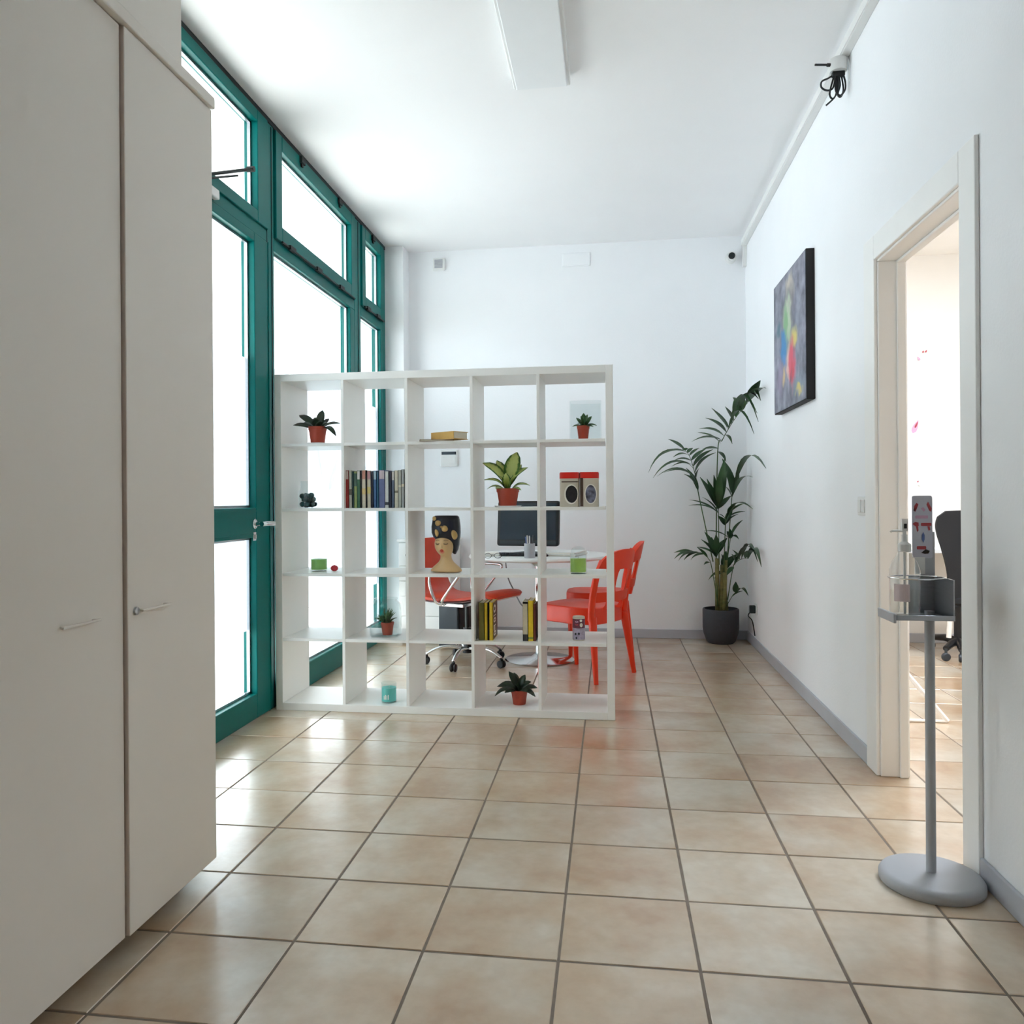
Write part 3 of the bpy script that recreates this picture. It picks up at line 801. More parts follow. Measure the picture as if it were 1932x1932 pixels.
# glass vessels
def vessel(name, label, x, y, z, prof, n=28, power=2.0, cat='glass jar', group=None):
    t = thing(name, label, cat, (x, y, z), group=group)
    MB().lathe(prof, n, cap0=False, cap1=False, power=power).build('glass', 'jar', t, smooth='angle')
    return t
x = ox(728, 1160, 4.30)
vessel('glass_jar', 'big clear glass jar with rounded shoulders around a spiky plant', x, 4.30, SZ[1],
       [(.001, 0), (.074, 0), (.080, .008), (.080, .145), (.076, .168), (.060, .186), (.056, .192), (.060, .200), (.060, .207), (.054, .207), (.052, .192), (.056, .184), (.072, .166), (.076, .145), (.076, .010), (.070, .005), (.001, .005)], 36, 4.0)
x = ox(1105, 800, 4.40)
vessel('glass_cube_vase', 'clear square glass vase behind the tiny succulent', x, 4.41, SZ[4],
       [(.001, 0), (.082, 0), (.085, .004), (.085, .215), (.080, .215), (.080, .010), (.001, .010)], 32, 9.0, cat='vase')
x = ox(583, 930, 4.29)
t = vessel('glass_jar', 'open glass jar half filled with dark green stones', x, 4.29, SZ[3],
           [(.001, 0), (.052, 0), (.056, .006), (.056, .088), (.048, .112), (.042, .118), (.046, .124), (.046, .150), (.042, .150), (.042, .124), (.040, .117), (.052, .088), (.052, .008), (.001, .005)], 28, 3.0)
for q in range(26):
    a = q * 2.4; lay = q // 9; rr = (.010 + .027 * ((q * 5) % 7) / 6)
    sm = MB(); s_ = random.uniform(.013, .017)
    sm.loft([(-s_, 0, 0, s_ * .4, s_ * .4), (-s_ * .5, 0, 0, s_ * .95, s_ * .8), (s_ * .2, 0, 0, s_, s_), (s_ * .8, 0, 0, s_ * .5, s_ * .6)], 8)
    o = sm.build('stone', 'pebble', t, smooth=True)
    o.location = (rr * math.cos(a), rr * math.sin(a), .022 + lay * .024 + random.uniform(-.004, .004)); o.rotation_euler = (random.random(), random.random(), random.random() * 3)

def candle(label, px, py, Y, z, r, h, wz, wm, power=2.0, lid=False):
    t = thing('candle', label, 'candle', (ox(px, py, Y), Y, z), group='candles on the bookcase')
    MB().lathe([(.001, 0), (r * .92, 0), (r, .006), (r, h), (r * .95, h), (r * .94, .010), (.001, .008)], 28, cap0=False, cap1=False, power=power).build('glass', 'jar', t, smooth='angle')
    MB().lathe([(.001, .009), (r * .93, .009), (r * .93, wz), (.001, wz - .002)], 28, power=power).build('wax', wm, t, smooth='angle')
    MB().tube([(0, 0, wz - .004), (.002, 0, wz + .010)], .0012, 6).build('wick', 'paper', t)
    if lid:
        MB().lathe([(r * .80, h), (r * .86, h + .004), (r * .86, h + .012), (r * .72, h + .028), (r * .35, h + .038), (.001, h + .040)], 28, cap0=False, cap1=False).build('lid', 'jar', t, smooth='angle')
    return t
candle('green candle in a plain glass tumbler beside a red berry', 602, 1060, 4.32, SZ[2], .046, .100, .066, 'wax_g')
candle('yellow-green candle in a glass jar with a domed lid', 1091, 1060, 4.27, SZ[2], .044, .105, .078, 'wax_y', 2.6, True)
tq = candle('turquoise candle in a glass tumbler on the lowest shelf', 734, 1310, 4.25, SZ[0], .042, .106, .080, 'wax_t')
m_ = MB()
for (dx, h_) in ((-.017, .020), (-.010, .026), (-.002, .022), (.006, .026)):
    m_.box(dx, dx + .004, -.0428, -.0418, .022, .022 + h_)
m_.build('printed_motif', 'print_white', tq)
bt = thing('berry', 'small red berry ornament beside the green candle', 'ornament', (ox(631, 1072, 4.32), 4.32, SZ[2]))
MB().loft([(0, 0, 0, .008, .008), (.006, 0, 0, .018, .016), (.018, 0, 0, .022, .019), (.028, 0, 0, .016, .014), (.033, 0, 0, .004, .004)], 14).build('fruit', 'strawb', bt, smooth=True)
MB().leaf((0, 0, .032), (.014, 0, .036), .008).leaf((0, 0, .032), (-.012, -.004, .036), .008).build('calyx', 'leaf_mid', bt)

# ------------------------------------------------------------------ lady head vase
hx = ox(842, 1070, 4.28)
hv = thing('lady_head_vase', 'ceramic vase shaped as a woman with a tall black and gold headdress', 'vase', (hx, 4.28, SZ[2]), R(-4))
sk = MB().loft([(0, 0, 0, .088, .050), (.012, 0, 0, .088, .050), (.022, 0, 0, .082, .048), (.040, 0, 0, .062, .040), (.055, 0, 0, .042, .034), (.072, 0, 0, .031, .030), (.090, 0, -.002, .029, .030), (.098, -.002, -.006, .032, .034),
                (.108, -.004, -.010, .040, .040), (.125, -.006, -.012, .049, .046), (.145, -.007, -.012, .053, .050), (.165, -.008, -.010, .053, .050), (.182, -.008, -.006, .048, .046), (.196, -.008, 0, .034, .036)], 32)
sk.build('bust', 'skin', hv, smooth=True, sub=1)
hr = MB().loft([(.098, .044, .022, .004, .010), (.125, .034, .018, .028, .030), (.150, .022, .016, .046, .038), (.172, .010, .012, .060, .046), (.190, .003, .006, .072, .050), (.215, .000, .002, .078, .053), (.250, .000, 0, .078, .053), (.285, .001, 0, .073, .050), (.300, .002, 0, .069, .047), (.307, .002, 0, .060, .040)], 32, 2.8)
hr.build('headdress', 'hair', hv, smooth=True)
for (dx, dz, rx, rz, ang) in ((-.052, .292, .012, .012, 0), (-.030, .268, .017, .015, .3), (.008, .238, .018, .017, -.3), (-.038, .215, .011, .020, .2), (.058, .205, .014, .026, .2), (-.010, .246, .006, .010, .8)):
    gm = MB(); ring = []
    yy = -.0525 * (max(0, 1 - (abs(dx) / .08) ** 2.8)) ** (1 / 2.8) - .0005
    m2 = []
    for q in range(14):
        a = 2 * math.pi * q / 14
        u = rx * math.cos(a); v = rz * math.sin(a) * (1 - .15 * math.cos(a))
        u, v = u * math.cos(ang) - v * math.sin(ang), u * math.sin(ang) + v * math.cos(ang)
        X_ = dx + u; yq = -.0535 * (max(0.02, 1 - (abs(X_) / .0795) ** 2.8)) ** (1 / 2.8)
        m2.append((X_, yq - .001, dz + v))
    gm.rings([[(a[0], a[1] + .003, a[2]) for a in m2], m2, [(dx + (a[0] - dx) * .5, yy - .004, dz + (a[2] - dz) * .5) for a in m2]])
    gm.build('gold_flower', 'gold', hv, smooth=True)
def facept(X_, z):
    rx, ry, cx, cy = .054, .051, -.008, -.011
    return cy - ry * math.sqrt(max(0.05, 1 - ((X_ - cx) / rx) ** 2))
for (ex) in (-.032, .014):
    pts = [(ex + d, facept(ex + d, .16) - .001, .158 - .003 * math.cos(d * 160)) for d in (-.011, -.006, 0, .006, .011)]
    MB().tube(pts, .0018, 6).build('eyelid', 'hair', hv)
    pts = [(ex + d, facept(ex + d, .17) + .001, .174 + .003 * math.cos(d * 120)) for d in (-.012, -.006, 0, .006, .012)]
    MB().tube(pts, .0009, 6).build('eyebrow', 'brown', hv)
MB().loft([(.134, -.009, facept(-.009, 0) + .004, .004, .004), (.139, -.009, facept(-.009, 0) + .002, .006, .006), (.150, -.009, facept(-.009, 0) + .003, .003, .004), (.160, -.009, facept(-.009, 0) + .005, .002, .003)], 10).build('nose', 'skin', hv, smooth=True)
lp = ylathe([(.001, 0), (.016, 0), (.013, .004), (.001, .005)], 18); lp.v = [(q[0] - .009, q[1] + facept(-.009, 0) + .012, q[2] + .120) for q in lp.v]
lp.build('lips', 'lip_pale', hv, smooth=True)
lp = ylathe([(.001, 0), (.010, 0), (.008, .004), (.001, .005)], 18); lp.v = [(q[0] - .009, q[1] + facept(-.009, 0) + .0085, q[2] + .121) for q in lp.v]
lp.build('mouth', 'lip', hv, smooth=True)

# ------------------------------------------------------------------ books
bookmats = {}
def cmat(c):
    if c not in bookmats: bookmats[c] = mat('book_cover_%d_%d_%d' % c, c, 0.55, var=0.10, scale=40)
    return bookmats[c]
def book(label, x0, wd, h, dp, y0, z, col, group, tag_=None, band=None, name='book'):
    t = thing(name, label, 'book', (x0 + wd / 2, y0, z), group=group)
    c_ = .0016; hw = wd / 2 - .0004
    MB().box(-hw, hw, 0, c_ + .001, 0, h).box(-hw, -hw + c_, 0, dp, 0, h).box(hw - c_, hw, 0, dp, 0, h).build('cover', cmat(col), t)
    MB().box(-hw + c_, hw - c_, c_ + .001, dp - .004, .003, h - .003).build('pages', 'paper', t)
    if tag_: MB().box(-hw * .8, hw * .8, -.0006, 0, h - .048, h - .003).build('spine_label', cmat(tag_), t)
    if band: MB().box(-hw * .96, hw * .96, -.0005, 0, h * band[0], h * band[1]).build('spine_band', cmat(band[2]), t)
    return t
row = [(115, 265, (150, 46, 42), (206, 190, 186), None, 'red book with a pale spine label, first of the long row'), (265, 345, (176, 172, 158), None, (.35, .5, (96, 88, 74)), 'thin pale grey book next to the red one'),
       (345, 400, (36, 58, 56), None, None, 'thin dark teal book beside the yellow-green one'), (400, 480, (140, 152, 92), None, (.6, .95, (70, 96, 84)), 'yellow-green book with a dark top in the long row'),
       (480, 560, (58, 98, 70), (200, 196, 190), None, 'green book with a pale spine label'), (560, 605, (28, 22, 24), None, None, 'narrow black book after the green one'),
       (605, 705, (206, 192, 172), (190, 130, 112), (.36, .52, (208, 178, 120)), 'thick cream book with a salmon label'), (705, 742, (34, 26, 26), None, None, 'narrow black book between two cream ones'),
       (742, 840, (196, 184, 164), (186, 136, 136), (.38, .56, (206, 184, 116)), 'cream book with a pink label and ochre band'), (840, 905, (26, 28, 48), None, None, 'narrow navy book before the blue one'),
       (905, 985, (56, 92, 136), (168, 192, 204), None, 'blue book with a light blue label'), (985, 1045, (30, 82, 108), None, None, 'petrol blue book between two lighter blues'),
       (1045, 1205, (92, 100, 138), (198, 180, 186), None, 'thick violet-blue book with a pinkish label'), (1205, 1300, (206, 206, 202), None, (.08, .16, (60, 60, 66)), 'white book in the long row'),
       (1300, 1375, (30, 34, 50), None, None, 'dark navy book next to the white one'), (1375, 1450, (78, 88, 108), (188, 182, 178), None, 'slate blue book with a grey label'),
       (1450, 1545, (204, 196, 176), None, (.4, .46, (110, 100, 84)), 'ivory book near the end of the long row'), (1545, 1630, (168, 168, 158), None, (.55, .6, (206, 200, 180)), 'grey book near the end of the long row'),
       (1630, 1700, (158, 158, 156), None, (.55, .62, (216, 206, 180)), 'thin grey book at the end of the long row')]
yb_ = BY + .03
xa, xb = ox(647.5, 920, yb_), BX + FR + P_ + IN - .012
for (a, b_, col, tg, bnd, lab) in row:
    f0 = (a - 115) / 1585; f1 = (b_ - 115) / 1585
    book(lab, xa + (xb - xa) * f0, (xb - xa) * (f1 - f0), .200 + .004 * math.sin(a) + (.004 if a > 1400 else 0), .14, yb_, SZ[3], col, 'row of books on the bookcase', tg, bnd)
ya_ = BY + .045
xs = ox(903, 1170, ya_)
wl_ = [(.030, (112, 106, 48), None, 'olive brown book standing on the low shelf'), (.017, (216, 180, 40), None, 'yellow book beside the olive one'), (.008, (26, 24, 24), None, 'thin black book between two yellow ones')]
xx = xs
for (wd, col, bnd, lab) in wl_:
    book(lab, xx, wd, .198, .15, ya_, SZ[1], col, 'books on the low shelf', None, bnd); xx += wd + .0005
lb = book('yellow book with a brown cover and big white letters', xx, .020, .200, .17, ya_, SZ[1], (220, 184, 44), 'books on the low shelf')
m_ = MB().box(.0097, .0105, .012, .166, .004, .196); m_.build('brown_cover', 'print_brown', lb)
gl = MB()
def ringyz(cy, cz, ry, rz, wdt, n=16):
    o1 = [(cy + ry * math.cos(2 * math.pi * k / n), cz + rz * math.sin(2 * math.pi * k / n)) for k in range(n)]
    i1 = [(cy + (ry - wdt) * math.cos(2 * math.pi * k / n), cz + (rz - wdt) * math.sin(2 * math.pi * k / n)) for k in range(n)]
    gl.rings([[(.0104, a, b) for a, b in i1], [(.0112, a, b) for a, b in i1], [(.0112, a, b) for a, b in o1], [(.0104, a, b) for a, b in o1]], False, False)
ringyz(.062, .160, .040, .022, .012)
gl.box(.0104, .0112, .020, .105, .122, .127)
ringyz(.062, .100, .036, .014, .010)
gl.box(.0104, .0112, .030, .096, .068, .074).box(.0104, .0112, .030, .044, .046, .070).box(.0104, .0112, .060, .074, .046, .070)
ringyz(.062, .030, .036, .014, .010)
gl.build('cover_letters', 'print_white', lb)
xs = ox(986, 1170, ya_)
wb = book('cream book with a black spine foot leaning by the divider', xs, .028, .205, .15, ya_, SZ[1], (196, 186, 160), 'books on the low shelf', None, (0, .17, (24, 24, 26)))
MB().box(-.0128, .0128, -.0006, 0, .195, .205).build('spine_band', 'black_pl', wb)
yb2 = book('yellow book with a dark picture on its cover', xs + .0285, .028, .212, .15, ya_, SZ[1], (222, 186, 36), 'books on the low shelf', None, (.05, .1, (120, 130, 50)))
MB().box(.0137, .0144, .03, .12, .10, .17).build('cover_picture', 'print_brown', yb2)
book('thin red-brown book at the end beside the divider', xs + .057, .012, .196, .14, ya_, SZ[1], (110, 50, 40), 'books on the low shelf')
# flat books on the upper shelf
fx = ox(838, 820, 4.24)
fb = thing('flat_book', 'thin brown booklet lying flat under a kraft book', 'book', (fx - .035, 4.23, SZ[4]), R(14))
MB().box(-.095, .085, -.06, .08, 0, .0015).box(-.095, .085, -.06, .08, .0085, .010).build('cover', 'brown', fb)
MB().box(-.092, .082, -.057, .077, .0015, .0085).build('pages', 'paper', fb)
fb = thing('flat_book', 'kraft covered book lying askew on a thin brown booklet', 'book', (fx + .03, 4.235, SZ[4] + .010), R(-34))
MB().box(-.085, .085, -.055, .055, 0, .003).box(-.085, .085, -.055, .055, .037, .040).box(-.085, -.080, -.055, .055, .003, .037).box(-.080, .085, -.055, -.051, .003, .037).build('cover', 'kraft', fb)
MB().box(-.080, .080, -.051, .051, .003, .037).build('pages', 'paper', fb)

# ------------------------------------------------------------------ tins
def rtin(label, px, py, Y, z, wd, h, lid):
    t = thing('tin_canister', label, 'tin', (ox(px, py, Y), Y, z), group='tins with red lids' if lid else None)
    MB().lathe([(.001, 0), (wd * .485, 0), (wd * .5, .003), (wd * .5, h), (.001, h)], 28, power=6).build('body', 'tin', t, smooth='angle')
    if lid: MB().lathe([(.001, h - .028), (wd * .512, h - .028), (wd * .512, h - .002), (wd * .49, h + .004), (.001, h + .004)], 28, power=6).build('lid', 'redlid', t, smooth='angle')
    return t
def oval(t, m, dx, dz, rx, rz, y, name='oval_picture'):
    o_ = [(dx + rx * math.cos(2 * math.pi * k / 20), dz + rz * math.sin(2 * math.pi * k / 20)) for k in range(20)]
    MB().prism(o_, lambda u, v, d: (u, y - d, v), 0, .0012).build(name, m, t)
wd = .102
t = rtin('cream tin with a red lid and a dark oval portrait', 1075, 920, 4.25, SZ[3], wd, .176, True)
oval(t, 'print_white', .010, .066, .037, .052, -wd / 2 - .0001, 'oval_border'); oval(t, 'print_dark', .012, .066, .031, .045, -wd / 2 - .0008)
MB().box(-.040, .046, -wd / 2 - .0008, -wd / 2, .128, .133).build('printed_line', 'print_brown', t)
t = rtin('cream tin with a red lid and a dotted oval picture', 1112, 920, 4.25, SZ[3], wd * .96, .176, True)
oval(t, 'print_white', .008, .066, .032, .052, -wd * .48 - .0001, 'oval_border'); oval(t, 'print_grey', .008, .066, .027, .047, -wd * .48 - .0008)
MB().box(-.046, -.031, -wd * .48 - .001, -wd * .48, .003, .150).build('printed_stripe', 'print_brown', t)
t = thing('tin_canister', 'slim round tin with plum and lilac printing on the low shelf', 'tin', (ox(1092, 1190, 4.27), 4.27, SZ[1]))
MB().lathe([(.001, 0), (.030, 0), (.032, .003), (.032, .122), (.030, .126), (.001, .126)], 28).build('body', 'tin', t, smooth='angle')
MB().lathe([(.0323, .066), (.0327, .068), (.0327, .112), (.0323, .114)], 28, cap0=False, cap1=False).build('upper_print', 'print_plum', t, smooth=True)
MB().lathe([(.0323, .006), (.0327, .008), (.0327, .064), (.0323, .066)], 28, cap0=False, cap1=False).build('lower_print', 'print_lilac', t, smooth=True)
def onround(t, u, z, ru, rz, m, name):
    pts = []
    for k in range(14):
        a = 2 * math.pi * k / 14; th = u + ru * math.cos(a)
        pts.append((.0332 * math.sin(th), -.0332 * math.cos(th), z + rz * math.sin(a)))
    MB().rings([pts, [(q[0] * .97, q[1] * .97, q[2]) for q in pts]]).build(name, m, t)
for (u, z, ru, rz) in ((-.5, .036, .16, .007), (.05, .038, .16, .007), (-.35, .016, .14, .006)): onround(t, u, z, ru, rz, 'print_dark', 'printed_spot')
onround(t, .45, .083, .26, .011, 'print_white', 'printed_spot'); onround(t, .4, .106, .22, .006, 'print_white', 'printed_spot'); onround(t, -.3, .100, .3, .004, 'print_pink', 'printed_spot'); onround(t, -.3, .085, .3, .004, 'print_red', 'printed_spot')

# ------------------------------------------------------------------ desk area behind the bookcase
TC = Vector((-.50, 5.68, 0))
tb = thing('round_table', 'round white table on a chrome pedestal behind the bookcase', 'table', TC)
MB().lathe([(.001, .718), (.47, .718), (.49, .722), (.495, .730), (.49, .742), (.485, .745), (.001, .745)], 56).build('tabletop', 'white_pl', tb, smooth='angle')
MB().lathe([(.001, 0), (.24, 0), (.245, .006), (.235, .012), (.06, .024), (.04, .04), (.001, .04)], 48).build('base', 'chrome', tb, smooth='angle')
MB().lathe([(.001, .03), (.03, .03), (.03, .66), (.10, .700), (.10, .718), (.001, .718)], 24).build('column', 'chrome', tb, smooth='angle')
TZ = .745
mn = thing('computer_monitor', 'black computer monitor standing on the round white table', 'monitor', (ox(996, 990, 5.72), 5.72, TZ), R(-9))
def rrect(x0, x1, z0, z1, r, n=5):
    o = []
    for (cx, cz, a0) in ((x1 - r, z1 - r, 0), (x0 + r, z1 - r, 90), (x0 + r, z0 + r, 180), (x1 - r, z0 + r, 270)):
        for k in range(n + 1):
            a = R(a0 + 90 * k / n); o.append((cx + r * math.cos(a), cz + r * math.sin(a)))
    return o
til = lambda u, v, d: (u, d + .12 * (v - .05), v)
MB().prism(rrect(-.225, .225, .055, .375, .018), til, -.018, .018).build('bezel', 'black_pl', mn)
MB().prism(rrect(-.205, .205, .100, .358, .003), til, -.0205, -.0185).build('screen', 'screen', mn)
MB().prism(rrect(-.205, .205, .070, .092, .003), til, -.0205, -.0185).build('speaker_bar', 'dark_pl', mn)
MB().prism(rrect(-.14, .14, .09, .32, .03), til, .018, .045).build('back_housing', 'black_pl', mn)
MB().tube([(0, .05, .01), (0, .055, .14)], .028, 10).build('neck', 'black_pl', mn)
MB().lathe([(.001, 0), (.125, 0), (.125, .006), (.05, .014), (.001, .014)], 28, cy=.03, sy=.75).build('foot', 'black_pl', mn, smooth='angle')
kb = thing('keyboard', 'flat black keyboard on the table in front of the monitor', 'keyboard', (ox(985, 1043, 5.52), 5.50, TZ), R(-6))
MB().box(-.19, .19, -.06, .06, 0, .014).build('case', 'black_pl', kb, bevel=.004)
km = None
for r_ in range(4):
    for q in range(13):
        if km is None:
            km = MB().box(-.0115, .0115, -.0115, .0115, 0, .006).build('key', 'dark_pl', kb); o = km
        else:
            o = km.copy(); COL.objects.link(o); o.parent = kb
        o.location = (-.17 + q * .0283, -.043 + r_ * .0285, .014)
pc = thing('pen_cup', 'grey cup holding pens on the round table', 'pen holder', (ox(999, 1050, 5.30), 5.31, TZ))
MB().lathe([(.001, 0), (.034, 0), (.036, .003), (.036, .096), (.033, .096), (.033, .006), (.001, .006)], 24).build('cup', 'greymetal', pc, smooth='angle')
for (a, q, m2, l_) in ((0.3, .018, 'dark_pl', .15), (1.7, .02, 'white_pl', .145), (2.9, .02, 'print_blue', .14), (4.2, .02, 'chrome', .15), (5.3, .018, 'black_pl', .135)):
    MB().tube([(q * .8 * math.cos(a), q * .8 * math.sin(a), .007), (q * 1.35 * math.cos(a), q * 1.35 * math.sin(a), l_)], .0042, 8).build('pen', m2, pc)
def stack(label, px, Y, z, sx, sy, n, rz):
    t = thing('paper_stack', label, 'papers', (ox(px, 1048, Y), Y, z), R(rz))
    for k in range(n):
        o = MB().box(-sx / 2, sx / 2, -sy / 2, sy / 2, 0, .006).build('sheet_pad', 'print_white' if k % 2 else 'white_pl', t)
        o.location = (random.uniform(-.006, .006), random.uniform(-.006, .006), k * .0062); o.rotation_euler = (0, 0, random.uniform(-.03, .03))
    return t
stack('low pile of white papers on the table under the pen cup side', 925, 5.47, TZ, .13, .18, 4, 8)
stack('pile of white papers near the edge by the red chairs', 1070, 5.56, TZ, .20, .28, 5, -14)
gs = thing('reading_glasses', 'dark reading glasses lying at the edge of the round table', 'glasses', (ox(930, 1056, 5.255), 5.255, TZ), R(15))
for q in (-.033, .033):
    pts = [(q + .024 * math.cos(2 * math.pi * k / 16), 0, .018 + .016 * math.sin(2 * math.pi * k / 16)) for k in range(17)]
    MB().tube(pts, .0018, 6).build('rim', 'black_pl', gs)
    MB().tube([(q * 1.75, 0, .026), (q * 1.8, .10, .022), (q * 1.7, .13, .004)], .0018, 6).build('temple', 'black_pl', gs)
MB().tube([(-.009, 0, .02), (0, 0, .024), (.009, 0, .02)], .0018, 6).build('bridge', 'black_pl', gs)
cbp = [at(953, 1070, 5.85), at(958, 1088, 5.85), at(970, 1115, 5.85), at(983, 1140, 5.85), at(1000, 1155, 5.86), at(1010, 1190, 5.88), at(1015, 1216, 5.92)]
cbp[0] = Vector((cbp[0].x, 5.85, .715)); cbp[-1].z = .006
tag(MB().tube(bez(cbp), .005, 8).build('power_cable', 'grey_pl'), 'grey cable hanging from the round table to the floor', 'cable')

# swivel chair
sc_ = thing('swivel_chair', 'orange-red leather swivel chair with chrome arms and star base', 'office chair', (-.985, 5.50, 0), R(-22))
pr3 = bez([(-.355, 0, .862), (-.350, 0, .74), (-.335, 0, .62), (-.305, 0, .52), (-.245, 0, .462), (-.15, 0, .446), (0, 0, .448), (.12, 0, .462), (.22, 0, .480), (.285, 0, .484), (.315, 0, .468)], 4)
def shell(pts, hw, th0, th1, m, name, shrink=0.0):
    rs = []; N = len(pts)
    for i, p in enumerate(pts):
        t_ = (pts[min(i + 1, N - 1)] - pts[max(i - 1, 0)]).normalized()
        nn = Vector((-t_.z, 0, t_.x))
        e = min(1.0, (min(i, N - 1 - i) + .6) / 4.0); w2 = (hw - shrink) * (0.80 + .20 * math.sqrt(e))
        k = 8; ring = []
        for q in range(k + 1):
            y = -w2 + 2 * w2 * q / k
            ring.append(p + nn * (th1 - .012 * (abs(y) / w2) ** 3) + Vector((0, y, 0)))
        for q in range(k, -1, -1):
            y = -w2 + 2 * w2 * q / k
            ring.append(p + nn * th0 + Vector((0, y, 0)))
        rs.append(ring)
    return MB().rings(rs).build(name, m, sc_, smooth='angle')
shell(pr3, .225, -.008, .004, 'white_pl', 'shell')
shell(pr3, .222, .004, .034, 'leather', 'upholstery', .006)
for sgn in (-1, 1):
    MB().tube(bez([(-.05, sgn * .21, .428), (-.03, sgn * .265, .46), (.05, sgn * .275, .56), (.12, sgn * .275, .655), (.06, sgn * .275, .672), (-.08, sgn * .275, .668), (-.12, sgn * .272, .64), (-.13, sgn * .265, .56), (-.10, sgn * .24, .45), (-.07, sgn * .21, .428)]), .010, 10).build('armrest', 'chrome', sc_, smooth=True)
MB().box(-.10, .10, -.21, .21, .415, .437).build('seat_bracket', 'chrome', sc_, bevel=.004)
MB().lathe([(.001, .075), (.034, .075), (.034, .11), (.027, .12), (.027, .25), (.016, .25), (.016, .40), (.05, .405), (.05, .416), (.001, .416)], 20).build('gas_column', 'black_pl', sc_, smooth='angle')
for k in range(5):
    a = R(211 + 72 * k)
    c_, s_ = math.cos(a), math.sin(a)
    lg = thing  # leg part
    pts = bez([(.02 * c_, .02 * s_, .105), (.12 * c_, .12 * s_, .118), (.21 * c_, .21 * s_, .105), (.285 * c_, .285 * s_, .068)])
    L_ = MB().tube(pts, .021, 10, r1=.012, flat=.7).build('base_leg', 'chrome', sc_, smooth=True)
    ca = MB()
    wx, wy = .285 * c_, .285 * s_
    for q in (-.013, .013):
        cm_ = MB(); cm_.lathe([(.001, -.008), (.022, -.008), (.026, -.004), (.026, .004), (.022, .008), (.001, .008)], 16)
        for v in cm_.v:
            lx, ly, lz = v[0], v[2] + q, v[1] + .026
            ca.v.append((wx + lx * c_ - ly * s_, wy + lx * s_ + ly * c_, lz))
        base = len(ca.v) - len(cm_.v); ca.f += [tuple(base + i for i in f_) for f_ in cm_.f]
    ca.tube([(wx, wy, .03), (wx, wy, .062)], .012, 8)
    ca.build('caster', 'black_pl', L_, smooth='angle')

# red chairs
def red_chair(label, loc, rz):
    t = thing('stacking_chair', label, 'chair', loc, rz, group='red chairs at the round table')
    out = []
    for k in range(28):
        a = 2 * math.pi * (k + .5) / 28
        q = (abs(math.cos(a)) ** 4 + abs(math.sin(a)) ** 4) ** -.25
        out.append((math.cos(a) * q, math.sin(a) * q))
    rs = []
    for (f_, z) in ((.97, .350), (1.0, .355), (1.0, .44), (.985, .452), (.95, .456), (.6, .446), (.05, .444)):
        rs.append([(.225 * f_ * u, (.215 if u < 0 else .205) * f_ * v, z) for u, v in out])
    MB().rings(rs).build('seat', 'red_pl', t, smooth='angle')
    for s_ in (-1, 1):
        MB().tube([(.185, s_ * .178, .36), (.188, s_ * .195, .18), (.19, s_ * .21, 0)], .025, 10, r1=.014).build('leg', 'red_pl', t, smooth='angle')
        MB().tube([(-.20, s_ * .185, .40), (-.225, s_ * .205, .20), (-.25, s_ * .225, 0)], .028, 10, r1=.015).build('leg', 'red_pl', t, smooth='angle')
        MB().tube(bez([(-.195, s_ * .190, .38), (-.205, s_ * .195, .50), (-.232, s_ * .192, .64), (-.262, s_ * .165, .752)]), .024, 10, r1=.019).build('stile', 'red_pl', t, smooth='angle')
    lean = lambda u, v, d: (-.200 - .23 * (v - .48) - .06 * (1 - (u / .2) ** 2) + d, u, v)
    top = [(-.205, .68), (-.19, .74), (-.15, .785), (-.08, .812), (0, .820), (.08, .812), (.15, .785), (.19, .74), (.205, .68), (.17, .675), (.10, .690), (0, .696), (-.10, .690), (-.17, .675)]
    k_ = MB()
    rs = []
    for (u, zb, zt) in [(-.205 + .41 * i / 20, None, None) for i in range(21)]:
        e = abs(u) / .205
        zt = .70 + .12 * math.sqrt(max(0, 1 - e ** 2.6)); zb = .672 + .024 * (1 - e * e)
        rs.append([lean(u, zb, -.010), lean(u, zt, -.008), lean(u, zt, .008), lean(u, zb, .010)])
    k_.rings(rs); k_.build('top_rail', 'red_pl', t, smooth='angle')
    m2 = MB()
    rs = [[lean(u, .492, -.010), lean(u, .555, -.009), lean(u, .555, .009), lean(u, .492, .010)] for u in [-.19 + .38 * i / 12 for i in range(13)]]
    m2.rings(rs); m2.build('lower_rail', 'red_pl', t, smooth='angle')
    for u0 in (-.075, .075):
        rs = [[lean(u0 - w2, z, -.008), lean(u0 + w2, z, -.008), lean(u0 + w2, z, .008), lean(u0 - w2, z, .008)] for z, w2 in ((.545, .034), (.57, .020), (.62, .018), (.67, .022), (.70, .034))]
        MB().rings(rs).build('slat', 'red_pl', t, smooth='angle')
        rs = [[lean(u0 - w2, z, -.008), lean(u0 + w2, z, -.008), lean(u0 + w2, z, .008 + dd), lean(u0 - w2, z, .008 + dd)] for z, w2, dd in ((.44, .018, .02), (.47, .012, .008), (.50, .02, 0))]
        MB().rings(rs).build('support', 'red_pl', t, smooth='angle')
    return t
red_chair('red plastic chair turned away, its curved back beside the bookcase end', (-.185, 5.275, 0), R(148))
red_chair('red plastic chair nearest the back wall, seen edge-on', (-.10, 6.03, 0), R(180))

